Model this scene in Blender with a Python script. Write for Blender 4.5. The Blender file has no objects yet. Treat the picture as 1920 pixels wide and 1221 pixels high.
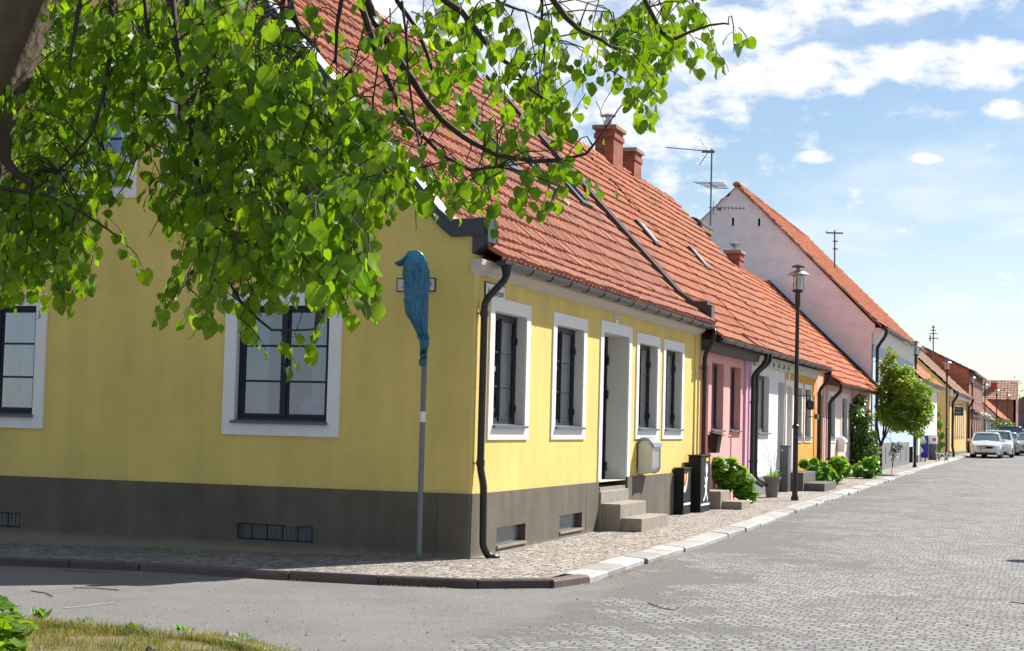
import bpy, math, random
from math import sin, cos, pi, radians, atan2, sqrt, asin
from mathutils import Vector, Matrix, noise
from mathutils.geometry import tessellate_polygon
R = random.Random(7)
SC = bpy.context.scene
COL = SC.collection
# ------------------------------------------------------------------ camera
FPX = 3100.0
UPC = Vector((.0255, -1, 183.5/FPX)).normalized()
YC = Vector((1040, 210, FPX)); YC = (YC - UPC*YC.dot(UPC)).normalized()
XC = YC.cross(UPC)
MW = Matrix((XC, YC, UPC))                       # photo axes (right, down, forward) -> world
def ray(px, py): return MW @ Vector(((px-960)/FPX, (py-610)/FPX, 1.0))
_r = ray(872, 1047)
CAM = -_r*(1.6/-_r.z)
cd = bpy.data.cameras.new('camera'); cam = bpy.data.objects.new('camera', cd); COL.objects.link(cam)
rx = MW @ Vector((1, 0, 0)); ry = MW @ Vector((0, -1, 0)); rz = MW @ Vector((0, 0, -1))
cam.matrix_world = Matrix(((rx.x, ry.x, rz.x, CAM.x), (rx.y, ry.y, rz.y, CAM.y), (rx.z, ry.z, rz.z, CAM.z), (0, 0, 0, 1)))
cd.sensor_width = 36; cd.lens = FPX/1920*36; cd.clip_start = .05; cd.clip_end = 4000
SC.camera = cam
# ------------------------------------------------------------------ exposure, sky and sun
SC.view_settings.view_transform = 'Standard'; SC.view_settings.look = 'None'
SC.view_settings.exposure = 1.12; SC.view_settings.gamma = 1
SUN = Vector((.376, .615, .692)).normalized()
sl = bpy.data.lights.new('sun', 'SUN'); sl.energy = 4.1; sl.angle = radians(.5); sl.color = (1, .95, .87)
so = bpy.data.objects.new('sun', sl); COL.objects.link(so); so.rotation_euler = SUN.to_track_quat('Z', 'Y').to_euler(); so.location = (20, 30, 40)
W = bpy.data.worlds.new('World'); SC.world = W; W.use_nodes = True
nt = W.node_tree; nt.nodes.clear()
def N(t, kind, **kw):
    n = t.nodes.new(kind)
    for k, v in kw.items():
        if k.startswith('i_'):
            n.inputs[k[2:]].default_value = v
        else: setattr(n, k, v)
    return n
def math_(t, op, a, b=None, clamp=False):
    n = t.nodes.new('ShaderNodeMath'); n.operation = op; n.use_clamp = clamp
    for i, s in enumerate((a, b)):
        if s is None: continue
        if hasattr(s, 'links'): t.links.new(s, n.inputs[i])
        else: n.inputs[i].default_value = s
    return n.outputs[0]
sky = N(nt, 'ShaderNodeTexSky', sky_type='NISHITA', sun_disc=False, sun_elevation=asin(SUN.z), sun_rotation=atan2(SUN.x, SUN.y),
        air_density=1.0, dust_density=.3, ozone_density=1.8)
bg = N(nt, 'ShaderNodeBackground'); bg.inputs['Strength'].default_value = .054
nt.links.new(sky.outputs[0], bg.inputs['Color'])
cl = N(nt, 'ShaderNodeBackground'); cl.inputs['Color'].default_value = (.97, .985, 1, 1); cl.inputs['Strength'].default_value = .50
tc = N(nt, 'ShaderNodeTexCoord'); sp = N(nt, 'ShaderNodeSeparateXYZ'); nt.links.new(tc.outputs['Generated'], sp.inputs[0])
azi = math_(nt, 'MULTIPLY', math_(nt, 'ARCTAN2', sp.outputs[0], sp.outputs[1]), 57.2958)
ele = math_(nt, 'MULTIPLY', math_(nt, 'ARCSINE', sp.outputs[2]), 57.2958)
zz = math_(nt, 'ADD', math_(nt, 'MAXIMUM', sp.outputs[2], 0.0), .16)
cx = math_(nt, 'DIVIDE', sp.outputs[0], zz); cy = math_(nt, 'DIVIDE', sp.outputs[1], zz)
cb = N(nt, 'ShaderNodeCombineXYZ'); nt.links.new(cx, cb.inputs[0]); nt.links.new(cy, cb.inputs[1])
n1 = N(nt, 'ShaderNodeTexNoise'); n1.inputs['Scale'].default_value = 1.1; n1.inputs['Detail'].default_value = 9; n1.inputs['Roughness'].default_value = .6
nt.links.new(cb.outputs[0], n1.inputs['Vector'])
cb2 = N(nt, 'ShaderNodeCombineXYZ'); nt.links.new(azi, cb2.inputs[0]); nt.links.new(math_(nt, 'MULTIPLY', ele, 1.7), cb2.inputs[1])
n2 = N(nt, 'ShaderNodeTexNoise'); n2.inputs['Scale'].default_value = .62; n2.inputs['Detail'].default_value = 10; n2.inputs['Roughness'].default_value = .58
nt.links.new(cb2.outputs[0], n2.inputs['Vector'])
def azel(px, py):
    d = ray(px, py).normalized(); return math.degrees(atan2(d.x, d.y)), math.degrees(asin(d.z))
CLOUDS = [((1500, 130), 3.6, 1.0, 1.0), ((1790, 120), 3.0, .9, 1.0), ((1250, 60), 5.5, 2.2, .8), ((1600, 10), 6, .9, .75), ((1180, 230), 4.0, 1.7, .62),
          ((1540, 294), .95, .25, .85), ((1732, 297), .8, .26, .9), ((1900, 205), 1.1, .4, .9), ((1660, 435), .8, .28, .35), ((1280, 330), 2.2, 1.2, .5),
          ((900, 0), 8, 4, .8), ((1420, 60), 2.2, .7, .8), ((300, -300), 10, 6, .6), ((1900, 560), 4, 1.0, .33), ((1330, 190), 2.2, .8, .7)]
acc = None
for (px, py), ra, re, wgt in CLOUDS:
    a0, e0 = azel(px, py)
    dx = math_(nt, 'DIVIDE', math_(nt, 'SUBTRACT', azi, a0), ra); dy = math_(nt, 'DIVIDE', math_(nt, 'SUBTRACT', ele, e0), re)
    d2 = math_(nt, 'ADD', math_(nt, 'MULTIPLY', dx, dx), math_(nt, 'MULTIPLY', dy, dy))
    g = math_(nt, 'MULTIPLY', math_(nt, 'SUBTRACT', 1.25, d2, True), wgt)
    acc = g if acc is None else math_(nt, 'MAXIMUM', acc, g)
bank = math_(nt, 'MULTIPLY', acc, .9)
m = math_(nt, 'ADD', math_(nt, 'MULTIPLY', math_(nt, 'SUBTRACT', n2.outputs[0], .5), 3.0), bank)
rampA = N(nt, 'ShaderNodeMapRange', interpolation_type='SMOOTHSTEP'); nt.links.new(m, rampA.inputs[0])
rampA.inputs[1].default_value = .12; rampA.inputs[2].default_value = .95
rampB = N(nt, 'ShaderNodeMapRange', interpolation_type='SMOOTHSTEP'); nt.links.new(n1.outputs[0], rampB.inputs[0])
rampB.inputs[1].default_value = .43; rampB.inputs[2].default_value = .68; rampB.inputs[4].default_value = .62  # cloud cover raised all round, mostly unseen, as added fill for shaded walls
hz = N(nt, 'ShaderNodeMapRange', interpolation_type='SMOOTHSTEP'); nt.links.new(ele, hz.inputs[0]); hz.inputs[1].default_value = 10; hz.inputs[2].default_value = -1; hz.inputs[4].default_value = .38
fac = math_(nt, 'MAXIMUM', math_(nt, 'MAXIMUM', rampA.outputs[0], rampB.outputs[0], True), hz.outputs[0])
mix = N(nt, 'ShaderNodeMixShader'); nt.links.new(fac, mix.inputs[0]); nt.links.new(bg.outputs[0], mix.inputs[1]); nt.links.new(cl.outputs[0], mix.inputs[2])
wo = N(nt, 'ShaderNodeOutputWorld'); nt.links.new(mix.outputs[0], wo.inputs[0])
# ------------------------------------------------------------------ small geometry library
def XP(px, py, x=0.0):
    r = ray(px, py); return CAM + r*((x-CAM.x)/r.x)
def YP(px, py, y):
    r = ray(px, py); return CAM + r*((y-CAM.y)/r.y)
def DP(px, py, d): return CAM + ray(px, py)*d
def gz(x, y):
    return .0045*max(y, 0.0) + .0217*max(min(x, 0.0), -14.0)
def SL(px, py, off=0.0):
    r = ray(px, py); t = (CAM.z)/-r.z
    for _ in range(12):
        p = CAM + r*t; g = gz(p.x, p.y) + off
        t = (CAM.z-g)/-r.z
    return CAM + r*t
class Fr:
    def __init__(s, O, U, Nn): s.O = Vector(O); s.U = Vector(U).normalized(); s.N = Vector(Nn).normalized()
    def p(s, u, z, n=0.0): return s.O + s.U*u + s.N*n + Vector((0, 0, z))
STREET = Fr((0, 0, 0), (0, 1, 0), (1, 0, 0))
_g = ray(-7300, 579); _g.z = 0; _g.normalize()
GABLE = Fr((0, 0, 0), _g, (-_g.y, _g.x, 0))
ORI = {}
class MB:
    def __init__(s): s.v = []; s.f = []; s.m = []; s.t = []; s.ct = 0.0
    def add(s, vs, fs, mi=0, tint=None):
        b = len(s.v); s.v += [tuple(v) for v in vs]
        for f in fs: s.f.append(tuple(b+i for i in f)); s.m.append(mi); s.t.append(s.ct if tint is None else tint)
    def quad(s, a, b, c, d, mi=0, tint=None): s.add([a, b, c, d], [(0, 1, 2, 3)], mi, tint)
    def hexa(s, p, mi=0, tint=None):
        s.add(p, [(0, 3, 2, 1), (4, 5, 6, 7), (0, 1, 5, 4), (1, 2, 6, 5), (2, 3, 7, 6), (3, 0, 4, 7)], mi, tint)
    def box(s, a, b, mi=0, tint=None):
        x0, y0, z0 = a; x1, y1, z1 = b
        s.hexa([(x0, y0, z0), (x1, y0, z0), (x1, y1, z0), (x0, y1, z0), (x0, y0, z1), (x1, y0, z1), (x1, y1, z1), (x0, y1, z1)], mi, tint)
    def fbox(s, fr, u0, u1, z0, z1, n0, n1, mi=0, tint=None):
        s.hexa([fr.p(u0, z0, n0), fr.p(u0, z0, n1), fr.p(u1, z0, n1), fr.p(u1, z0, n0), fr.p(u0, z1, n0), fr.p(u0, z1, n1), fr.p(u1, z1, n1), fr.p(u1, z1, n0)], mi, tint)
    def prism(s, pts, d, mi=0, tint=None):            # pts planar loop (Vectors), extruded by vector d
        n = len(pts); pts = [Vector(p) for p in pts]; d = Vector(d)
        tr = tessellate_polygon([pts])
        vs = pts + [p+d for p in pts]
        s.add(vs, [tuple(t) for t in tr] + [tuple(i+n for i in reversed(t)) for t in tr] + [(i, (i+1) % n, (i+1) % n+n, i+n) for i in range(n)], mi, tint)
    def tube(s, pts, r, seg=8, mi=0, tint=None, cap=True, flat=1.0):
        pts = [Vector(p) for p in pts]; n = len(pts)
        rs = r if isinstance(r, (list, tuple)) else [r]*n
        vs = []; prev = None
        for i, p in enumerate(pts):
            t = (pts[min(i+1, n-1)] - pts[max(i-1, 0)]);
            if t.length < 1e-9: t = Vector((0, 0, 1))
            t.normalize()
            if prev is None:
                a = Vector((0, 0, 1)) if abs(t.z) < .9 else Vector((1, 0, 0)); x = t.cross(a).normalized()
            else:
                x = prev - t*prev.dot(t); x = x.normalized() if x.length > 1e-6 else t.orthogonal().normalized()
            prev = x; y = t.cross(x)
            for k in range(seg):
                a = 2*pi*k/seg; vs.append(p + (x*cos(a) + y*sin(a)*flat)*rs[i])
        fs = []
        for i in range(n-1):
            for k in range(seg):
                fs.append((i*seg+k, i*seg+(k+1) % seg, (i+1)*seg+(k+1) % seg, (i+1)*seg+k))
        if cap: fs.append(tuple(reversed(range(seg)))); fs.append(tuple((n-1)*seg+k for k in range(seg)))
        s.add(vs, fs, mi, tint)
    def lathe(s, c, prof, seg=20, mi=0, tint=None):
        c = Vector(c); vs = []
        for r, z in prof:
            for k in range(seg): a = 2*pi*k/seg; vs.append(c + Vector((r*cos(a), r*sin(a), z)))
        fs = [(i*seg+k, i*seg+(k+1) % seg, (i+1)*seg+(k+1) % seg, (i+1)*seg+k) for i in range(len(prof)-1) for k in range(seg)]
        fs += [tuple(reversed(range(seg))), tuple((len(prof)-1)*seg+k for k in range(seg))]
        s.add(vs, fs, mi, tint)
    def wall(s, fr, outline, holes=(), thick=.3, mi=0, mr=1):
        loops = [[Vector((u, z, 0)) for u, z in outline]] + [[Vector((a, c, 0)), Vector((b, c, 0)), Vector((b, d, 0)), Vector((a, d, 0))] for a, b, c, d in holes]
        flat = [p for l in loops for p in l]
        tr = tessellate_polygon(loops)
        s.add([fr.p(p.x, p.y, 0) for p in flat], [tuple(t) for t in tr], mi)
        s.add([fr.p(p.x, p.y, -thick) for p in flat], [tuple(reversed(t)) for t in tr], 2)
        for k, l in enumerate(loops):
            n = len(l)
            for i in range(n):
                a, b = l[i], l[(i+1) % n]
                s.quad(fr.p(a.x, a.y, 0), fr.p(b.x, b.y, 0), fr.p(b.x, b.y, -thick), fr.p(a.x, a.y, -thick), mr if k else mi)
    def build(s, name, mats, parent=None, smooth=False, bevel=0, props=None, fix=False):
        me = bpy.data.meshes.new(name)
        o0 = ORI.get(parent.name, Vector((0, 0, 0))) if parent else Vector((0, 0, 0))
        me.from_pydata([(v[0]-o0.x, v[1]-o0.y, v[2]-o0.z) for v in s.v], [], s.f)
        if not isinstance(mats, (list, tuple)): mats = [mats]
        mats = list(mats)
        if 2 in s.m and len(mats) < 3: mats = (mats*2)[:2] + [M['dark']]
        for m_ in mats: me.materials.append(m_)
        me.polygons.foreach_set('material_index', [min(i, len(mats)-1) for i in s.m])
        if any(s.t):
            at = me.attributes.new('tint', 'FLOAT', 'FACE'); at.data.foreach_set('value', [float(t) for t in s.t])
        if smooth: me.polygons.foreach_set('use_smooth', [True]*len(me.polygons))
        if fix:
            import bmesh
            bm = bmesh.new(); bm.from_mesh(me); bmesh.ops.recalc_face_normals(bm, faces=bm.faces); bm.to_mesh(me); bm.free()
        me.update()
        o = bpy.data.objects.new(name, me); COL.objects.link(o)
        if parent: o.parent = parent
        ORI[o.name] = o0
        if bevel:
            b = o.modifiers.new('bevel', 'BEVEL'); b.width = bevel; b.segments = 2; b.limit_method = 'ANGLE'; b.angle_limit = radians(40)
        if props:
            for k, v in props.items(): o[k] = v
        return o
def thing(name, label, cat, loc=(0, 0, 0), group=None):
    o = bpy.data.objects.new(name, None); COL.objects.link(o); o.location = loc; ORI[o.name] = Vector(loc)
    o.empty_display_size = .2
    o['label'] = label; o['category'] = cat
    if group: o['group'] = group
    return o
def tag(o, label, cat, group=None):
    o['label'] = label; o['category'] = cat
    if group: o['group'] = group
    return o
def dup(root, loc, label, group=None):
    def cp(o, par):
        c = o.copy(); COL.objects.link(c); c.parent = par
        for ch in list(o.children): cp(ch, c)
        return c
    r = cp(root, None); r.location = loc; r['label'] = label
    if group: r['group'] = group
    return r
def text_mesh(txt, size, fr, u, z, n, name, m_, parent, align='CENTER', shear=.3, depth=.001, sx=1.0):
    cu = bpy.data.curves.new('lettering', 'FONT'); cu.body = txt; cu.size = size; cu.align_x = align; cu.align_y = 'CENTER'; cu.extrude = depth; cu.shear = shear
    t = bpy.data.objects.new('lettering_tmp', cu); COL.objects.link(t)
    bpy.context.view_layer.update()
    me = bpy.data.meshes.new_from_object(t.evaluated_get(bpy.context.evaluated_depsgraph_get()))
    mb = MB(); mb.add([fr.p(u + v.co.x*sx, z + v.co.y, n + v.co.z) for v in me.vertices], [tuple(p.vertices) for p in me.polygons])
    bpy.data.objects.remove(t); bpy.data.meshes.remove(me); bpy.data.curves.remove(cu)
    return mb.build(name, m_, parent)
# ------------------------------------------------------------------ materials
def mat(name, col, rough=.8, var=.12, vscale=3.0, bump=0.0, bscale=60.0, metal=0.0, tint=0.0, tcol=None, spec=.5, streak=0.0, dirt=0.0, coat=0.0, foot=None):
    m_ = bpy.data.materials.new(name); m_.use_nodes = True; t = m_.node_tree; b = t.nodes['Principled BSDF']
    b.inputs['Roughness'].default_value = rough; b.inputs['Metallic'].default_value = metal; b.inputs['Specular IOR Level'].default_value = spec
    if coat: b.inputs['Coat Weight'].default_value = coat; b.inputs['Coat Roughness'].default_value = .03
    tcx = N(t, 'ShaderNodeTexCoord')
    c = N(t, 'ShaderNodeRGB'); c.outputs[0].default_value = (*col, 1); cur = c.outputs[0]
    def mul(cur, facsock, lo, hi):
        mr = N(t, 'ShaderNodeMapRange'); t.links.new(facsock, mr.inputs[0]); mr.inputs[1].default_value = .25; mr.inputs[2].default_value = .75
        mr.inputs[3].default_value = lo; mr.inputs[4].default_value = hi
        vm = N(t, 'ShaderNodeVectorMath', operation='SCALE'); t.links.new(cur, vm.inputs[0]); t.links.new(mr.outputs[0], vm.inputs['Scale']); return vm.outputs[0]
    if var:
        n = N(t, 'ShaderNodeTexNoise'); n.inputs['Scale'].default_value = vscale; n.inputs['Detail'].default_value = 8; n.inputs['Roughness'].default_value = .65
        t.links.new(tcx.outputs['Object'], n.inputs['Vector']); cur = mul(cur, n.outputs[0], 1-var, 1+var*.8)
    if streak:
        mp = N(t, 'ShaderNodeMapping'); mp.inputs['Scale'].default_value = (3.5, 3.5, .35); t.links.new(tcx.outputs['Object'], mp.inputs[0])
        n = N(t, 'ShaderNodeTexNoise'); n.inputs['Scale'].default_value = 1.0; n.inputs['Detail'].default_value = 6
        t.links.new(mp.outputs[0], n.inputs['Vector']); cur = mul(cur, n.outputs[0], 1-streak, 1+streak*.5)
    if tint:
        at = N(t, 'ShaderNodeAttribute', attribute_name='tint')
        if tcol:
            mx = N(t, 'ShaderNodeMix', data_type='RGBA'); t.links.new(at.outputs['Fac'], mx.inputs[0]); t.links.new(cur, mx.inputs[6]); mx.inputs[7].default_value = (*tcol, 1); cur = mx.outputs[2]
        mr = N(t, 'ShaderNodeMapRange'); t.links.new(at.outputs['Fac'], mr.inputs[0]); mr.inputs[3].default_value = 1-tint; mr.inputs[4].default_value = 1+tint
        vm = N(t, 'ShaderNodeVectorMath', operation='SCALE'); t.links.new(cur, vm.inputs[0]); t.links.new(mr.outputs[0], vm.inputs['Scale']); cur = vm.outputs[0]
    if dirt:
        n = N(t, 'ShaderNodeTexNoise'); n.inputs['Scale'].default_value = 9; n.inputs['Detail'].default_value = 10; n.inputs['Roughness'].default_value = .75
        t.links.new(tcx.outputs['Object'], n.inputs['Vector'])
        mr = N(t, 'ShaderNodeMapRange'); t.links.new(n.outputs[0], mr.inputs[0]); mr.inputs[1].default_value = .55; mr.inputs[2].default_value = .72; mr.inputs[4].default_value = dirt
        mx = N(t, 'ShaderNodeMix', data_type='RGBA'); t.links.new(mr.outputs[0], mx.inputs[0]); t.links.new(cur, mx.inputs[6]); mx.inputs[7].default_value = (.07, .06, .05, 1); cur = mx.outputs[2]
    if foot:
        zc, col2, wdt = foot
        s_ = N(t, 'ShaderNodeSeparateXYZ'); t.links.new(tcx.outputs['Object'], s_.inputs[0])
        n = N(t, 'ShaderNodeTexNoise'); n.inputs['Scale'].default_value = 3.2; n.inputs['Detail'].default_value = 9; n.inputs['Roughness'].default_value = .7
        t.links.new(tcx.outputs['Object'], n.inputs['Vector'])
        hh = math_(t, 'ADD', s_.outputs[2], math_(t, 'MULTIPLY', math_(t, 'SUBTRACT', n.outputs[0], .5), wdt*3.2))
        mr = N(t, 'ShaderNodeMapRange', interpolation_type='SMOOTHSTEP'); t.links.new(hh, mr.inputs[0]); mr.inputs[1].default_value = zc+wdt; mr.inputs[2].default_value = zc-wdt; mr.inputs[4].default_value = .75
        mx = N(t, 'ShaderNodeMix', data_type='RGBA'); t.links.new(mr.outputs[0], mx.inputs[0]); t.links.new(cur, mx.inputs[6]); mx.inputs[7].default_value = (*col2, 1); cur = mx.outputs[2]
    t.links.new(cur, b.inputs['Base Color'])
    if bump:
        n = N(t, 'ShaderNodeTexNoise'); n.inputs['Scale'].default_value = bscale; n.inputs['Detail'].default_value = 5
        t.links.new(tcx.outputs['Object'], n.inputs['Vector'])
        bp = N(t, 'ShaderNodeBump'); bp.inputs['Strength'].default_value = bump; bp.inputs['Distance'].default_value = .01
        t.links.new(n.outputs[0], bp.inputs['Height']); t.links.new(bp.outputs[0], b.inputs['Normal'])
    return m_
def brick_mat(name, c1, c2, mortar, scale=1.0, bump=.4, vary=.28):
    m_ = bpy.data.materials.new(name); m_.use_nodes = True; t = m_.node_tree; b = t.nodes['Principled BSDF']; b.inputs['Roughness'].default_value = .9
    tcx = N(t, 'ShaderNodeTexCoord'); s_ = N(t, 'ShaderNodeSeparateXYZ'); t.links.new(tcx.outputs['Object'], s_.inputs[0])
    cbx = N(t, 'ShaderNodeCombineXYZ'); t.links.new(math_(t, 'ADD', s_.outputs[0], s_.outputs[1]), cbx.inputs[0]); t.links.new(s_.outputs[2], cbx.inputs[1])
    br = N(t, 'ShaderNodeTexBrick'); t.links.new(cbx.outputs[0], br.inputs['Vector'])
    for k, v in (('Scale', scale), ('Mortar Size', .008), ('Brick Width', .26), ('Row Height', .078), ('Mortar Smooth', .2), ('Bias', -.1)): br.inputs[k].default_value = v
    br.inputs['Color1'].default_value = (*c1, 1); br.inputs['Color2'].default_value = (*c2, 1); br.inputs['Mortar'].default_value = (*mortar, 1)
    n = N(t, 'ShaderNodeTexNoise'); n.inputs['Scale'].default_value = 2.5; n.inputs['Detail'].default_value = 8; t.links.new(tcx.outputs['Object'], n.inputs['Vector'])
    mr = N(t, 'ShaderNodeMapRange'); t.links.new(n.outputs[0], mr.inputs[0]); mr.inputs[1].default_value = .3; mr.inputs[2].default_value = .7; mr.inputs[3].default_value = 1-vary; mr.inputs[4].default_value = 1+vary*.8
    vm = N(t, 'ShaderNodeVectorMath', operation='SCALE'); t.links.new(br.outputs[0], vm.inputs[0]); t.links.new(mr.outputs[0], vm.inputs['Scale']); t.links.new(vm.outputs[0], b.inputs['Base Color'])
    bp = N(t, 'ShaderNodeBump'); bp.inputs['Strength'].default_value = bump; bp.inputs['Distance'].default_value = .01; bp.invert = True
    t.links.new(br.outputs['Fac'], bp.inputs['Height']); t.links.new(bp.outputs[0], b.inputs['Normal'])
    return m_
def leaf_mat(name, c_dark, c_light, trans=.45, rough=.42, spec=.5):
    m_ = bpy.data.materials.new(name); m_.use_nodes = True; t = m_.node_tree; b = t.nodes['Principled BSDF']
    b.inputs['Roughness'].default_value = rough; b.inputs['Specular IOR Level'].default_value = spec
    at = N(t, 'ShaderNodeAttribute', attribute_name='tint'); mx = N(t, 'ShaderNodeMix', data_type='RGBA')
    t.links.new(at.outputs['Fac'], mx.inputs[0]); mx.inputs[6].default_value = (*c_dark, 1); mx.inputs[7].default_value = (*c_light, 1)
    tcx = N(t, 'ShaderNodeTexCoord'); n = N(t, 'ShaderNodeTexNoise'); n.inputs['Scale'].default_value = 40; t.links.new(tcx.outputs['Object'], n.inputs['Vector'])
    mr = N(t, 'ShaderNodeMapRange'); t.links.new(n.outputs[0], mr.inputs[0]); mr.inputs[1].default_value = .3; mr.inputs[2].default_value = .7; mr.inputs[3].default_value = .82; mr.inputs[4].default_value = 1.18
    vm = N(t, 'ShaderNodeVectorMath', operation='SCALE'); t.links.new(mx.outputs[2], vm.inputs[0]); t.links.new(mr.outputs[0], vm.inputs['Scale'])
    t.links.new(vm.outputs[0], b.inputs['Base Color'])
    tr = N(t, 'ShaderNodeBsdfTranslucent'); v2 = N(t, 'ShaderNodeVectorMath', operation='MULTIPLY'); t.links.new(vm.outputs[0], v2.inputs[0]); v2.inputs[1].default_value = (1.75, 1.6, .45)
    t.links.new(v2.outputs[0], tr.inputs['Color'])
    ms = N(t, 'ShaderNodeMixShader'); ms.inputs[0].default_value = trans; t.links.new(b.outputs[0], ms.inputs[1]); t.links.new(tr.outputs[0], ms.inputs[2])
    t.links.new(ms.outputs[0], t.nodes['Material Output'].inputs[0])
    return m_
def glass_mat(name, tintc=(.75, .8, .82), refl=.16, gc=(.95, .97, 1)):
    m_ = bpy.data.materials.new(name); m_.use_nodes = True; t = m_.node_tree; t.nodes.remove(t.nodes['Principled BSDF'])
    tr = N(t, 'ShaderNodeBsdfTransparent'); tr.inputs[0].default_value = (*tintc, 1)
    gl = N(t, 'ShaderNodeBsdfGlossy'); gl.inputs['Roughness'].default_value = .02; gl.inputs['Color'].default_value = (*gc, 1)
    fr = N(t, 'ShaderNodeFresnel'); fr.inputs[0].default_value = 1.5
    f = math_(t, 'ADD', math_(t, 'MULTIPLY', fr.outputs[0], 1.6), refl-.06, True)
    ms = N(t, 'ShaderNodeMixShader'); t.links.new(f, ms.inputs[0]); t.links.new(tr.outputs[0], ms.inputs[1]); t.links.new(gl.outputs[0], ms.inputs[2])
    t.links.new(ms.outputs[0], t.nodes['Material Output'].inputs[0]); return m_
M = {}
M['yellow'] = mat('yellow_plaster', (.735, .56, .165), .9, .13, .9, .5, 22, streak=.09)
M['plinth'] = mat('grey_plinth_plaster', (.13, .11, .082), .9, .3, 1.6, .6, 24, streak=.22, foot=(.02, (.27, .23, .17), .07))
M['trim'] = mat('white_trim_paint', (.80, .79, .77), .8, .05, 4, .15, 50)
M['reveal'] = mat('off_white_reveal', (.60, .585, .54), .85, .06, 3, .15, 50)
M['cornice'] = mat('cornice_plaster', (.55, .50, .44), .85, .12, 4, .2, 50)
M['black'] = mat('black_painted_metal', (.012, .012, .014), .32, .1, 5)
M['coping'] = mat('black_sheet_metal', (.022, .023, .028), .3, .15, 3)
M['flash'] = mat('zinc_flashing', (.22, .24, .27), .4, .12, 6, metal=.3)
M['sash'] = mat('dark_blue_sash_paint', (.009, .013, .026), .5, .1, 6, spec=.35)
M['sill'] = mat('grey_sill_metal', (.10, .11, .14), .45, .1, 6)
M['tileA'] = mat('clay_tiles_red', (.42, .155, .088), .8, .22, 1.6, .3, 30, tint=.30, dirt=.42)
M['tileB'] = mat('clay_tiles_orange', (.47, .152, .066), .8, .20, 1.3, .25, 30, tint=.24, dirt=.3)
M['tileC'] = mat('clay_tiles_bright', (.55, .16, .055), .8, .24, 1.0, .25, 30, tint=.28, dirt=.35)
M['tileD'] = mat('clay_tiles_brown', (.36, .20, .13), .85, .16, 2, .2, 30, tint=.3, dirt=.2)
M['brick'] = brick_mat('red_brick', (.34, .075, .04), (.22, .05, .03), (.26, .19, .14))
M['brickG'] = brick_mat('shade_lightened_brick', (.56, .15, .085), (.44, .115, .065), (.40, .26, .18))  # same brick coloured lighter to make up for the gable's shade
M['brickB'] = brick_mat('wall_brick', (.42, .13, .07), (.30, .085, .05), (.36, .22, .16))
M['poleg'] = mat('grey_galvanised_pole', (.17, .18, .19), .5, .15, 6, metal=.3)
M['capstone'] = mat('lichen_capstone', (.26, .17, .10), .9, .3, 12, .4, 40)
M['steel'] = mat('galvanised_steel', (.42, .44, .46), .38, .12, 8, metal=.7)
M['conc'] = mat('concrete', (.30, .265, .22), .92, .2, 7, .4, 60, streak=.1)
M['concdark'] = mat('dark_concrete', (.12, .11, .10), .9, .2, 7, .3, 60)
M['glass'] = glass_mat('window_glass')
M['glassG'] = glass_mat('reflective_glass', (.34, .40, .50), .17, (.62, .72, .92))
M['curtain'] = mat('white_curtain', (.72, .71, .68), .9, .06, 3)
M['dark'] = mat('dark_interior', (.03, .03, .035), .9, .2, 2)
M['pink'] = mat('pink_plaster', (.72, .36, .34), .9, .08, 1.5, .25, 40, streak=.05)
M['lilacp'] = mat('lilac_pink_paint', (.68, .36, .50), .85, .05, 2, .2, 40)
M['whitewall'] = mat('white_rough_plaster', (.74, .74, .75), .9, .08, 3, .9, 14, dirt=.06)
M['orange'] = mat('orange_plaster', (.72, .34, .035), .9, .08, 2, .2, 40)
M['peach'] = mat('peach_plaster', (.70, .36, .20), .9, .06, 2, .2, 40)
M['palepink'] = mat('pale_pink_plaster', (.78, .56, .52), .9, .06, 2, .2, 40)
M['lilac'] = brick_mat('lilac_white_brickwork', (.84, .83, .87), (.81, .80, .84), (.79, .78, .82), 1.0, .35, .08)
M['ltblue'] = mat('light_blue_plaster', (.46, .58, .72), .85, .06, 1.5, .2, 30)
M['greywall'] = mat('grey_base_paint', (.19, .185, .20), .85, .12, 2, .2, 40)
M['door'] = mat('slate_blue_door', (.13, .16, .22), .5, .08, 4)
M['ochre'] = mat('ochre_plaster', (.66, .44, .16), .9, .06, 1, .1, 40)
M['white'] = mat('white_paint', (.78, .78, .77), .6, .05, 4)
M['wood'] = mat('brown_board', (.10, .055, .03), .8, .2, 8)
M['cab'] = mat('black_cabinet_paint', (.007, .007, .008), .55, .25, 6, spec=.3, dirt=.3)
M['cabg'] = mat('grey_cabinet_paint', (.09, .095, .10), .5, .12, 6)
M['pot'] = mat('weathered_clay_pot', (.22, .19, .165), .9, .25, 10, .3, 40)
M['terra'] = mat('terracotta', (.46, .12, .05), .8, .2, 8, .2, 40)
M['soil'] = mat('soil', (.05, .035, .025), 1, .3, 20, .5, 60)
M['red'] = mat('red_paint', (.62, .04, .03), .6, .05, 4)
M['yell'] = mat('yellow_paint', (.80, .58, .04), .6, .05, 4)
M['blue'] = mat('blue_poster', (.02, .025, .32), .5, .05, 4)
M['bark'] = mat('lime_bark', (.15, .105, .07), .95, .35, 9, 1.0, 22, streak=.45)
M['twig'] = mat('dark_twig_bark', (.045, .028, .022), .8, .3, 30)
M['rubber'] = mat('tyre_rubber', (.02, .02, .02), .8, .1, 10)
M['beige'] = mat('beige_mailbox_shell', (.56, .56, .48), .45, .06, 6)
M['sticks'] = mat('dry_twig', (.12, .08, .055), .9, .3, 20)
M['stone'] = mat('pale_stone', (.42, .39, .35), .9, .2, 20, .4, 40)
M['ink'] = mat('black_lettering', (.03, .03, .035), .6, 0)
M['enamel'] = mat('cream_enamel', (.55, .56, .46), .35, .05, 4)
M['leafT'] = leaf_mat('lime_leaf', (.06, .16, .008), (.23, .37, .015), .48, .45, .35)
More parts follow.
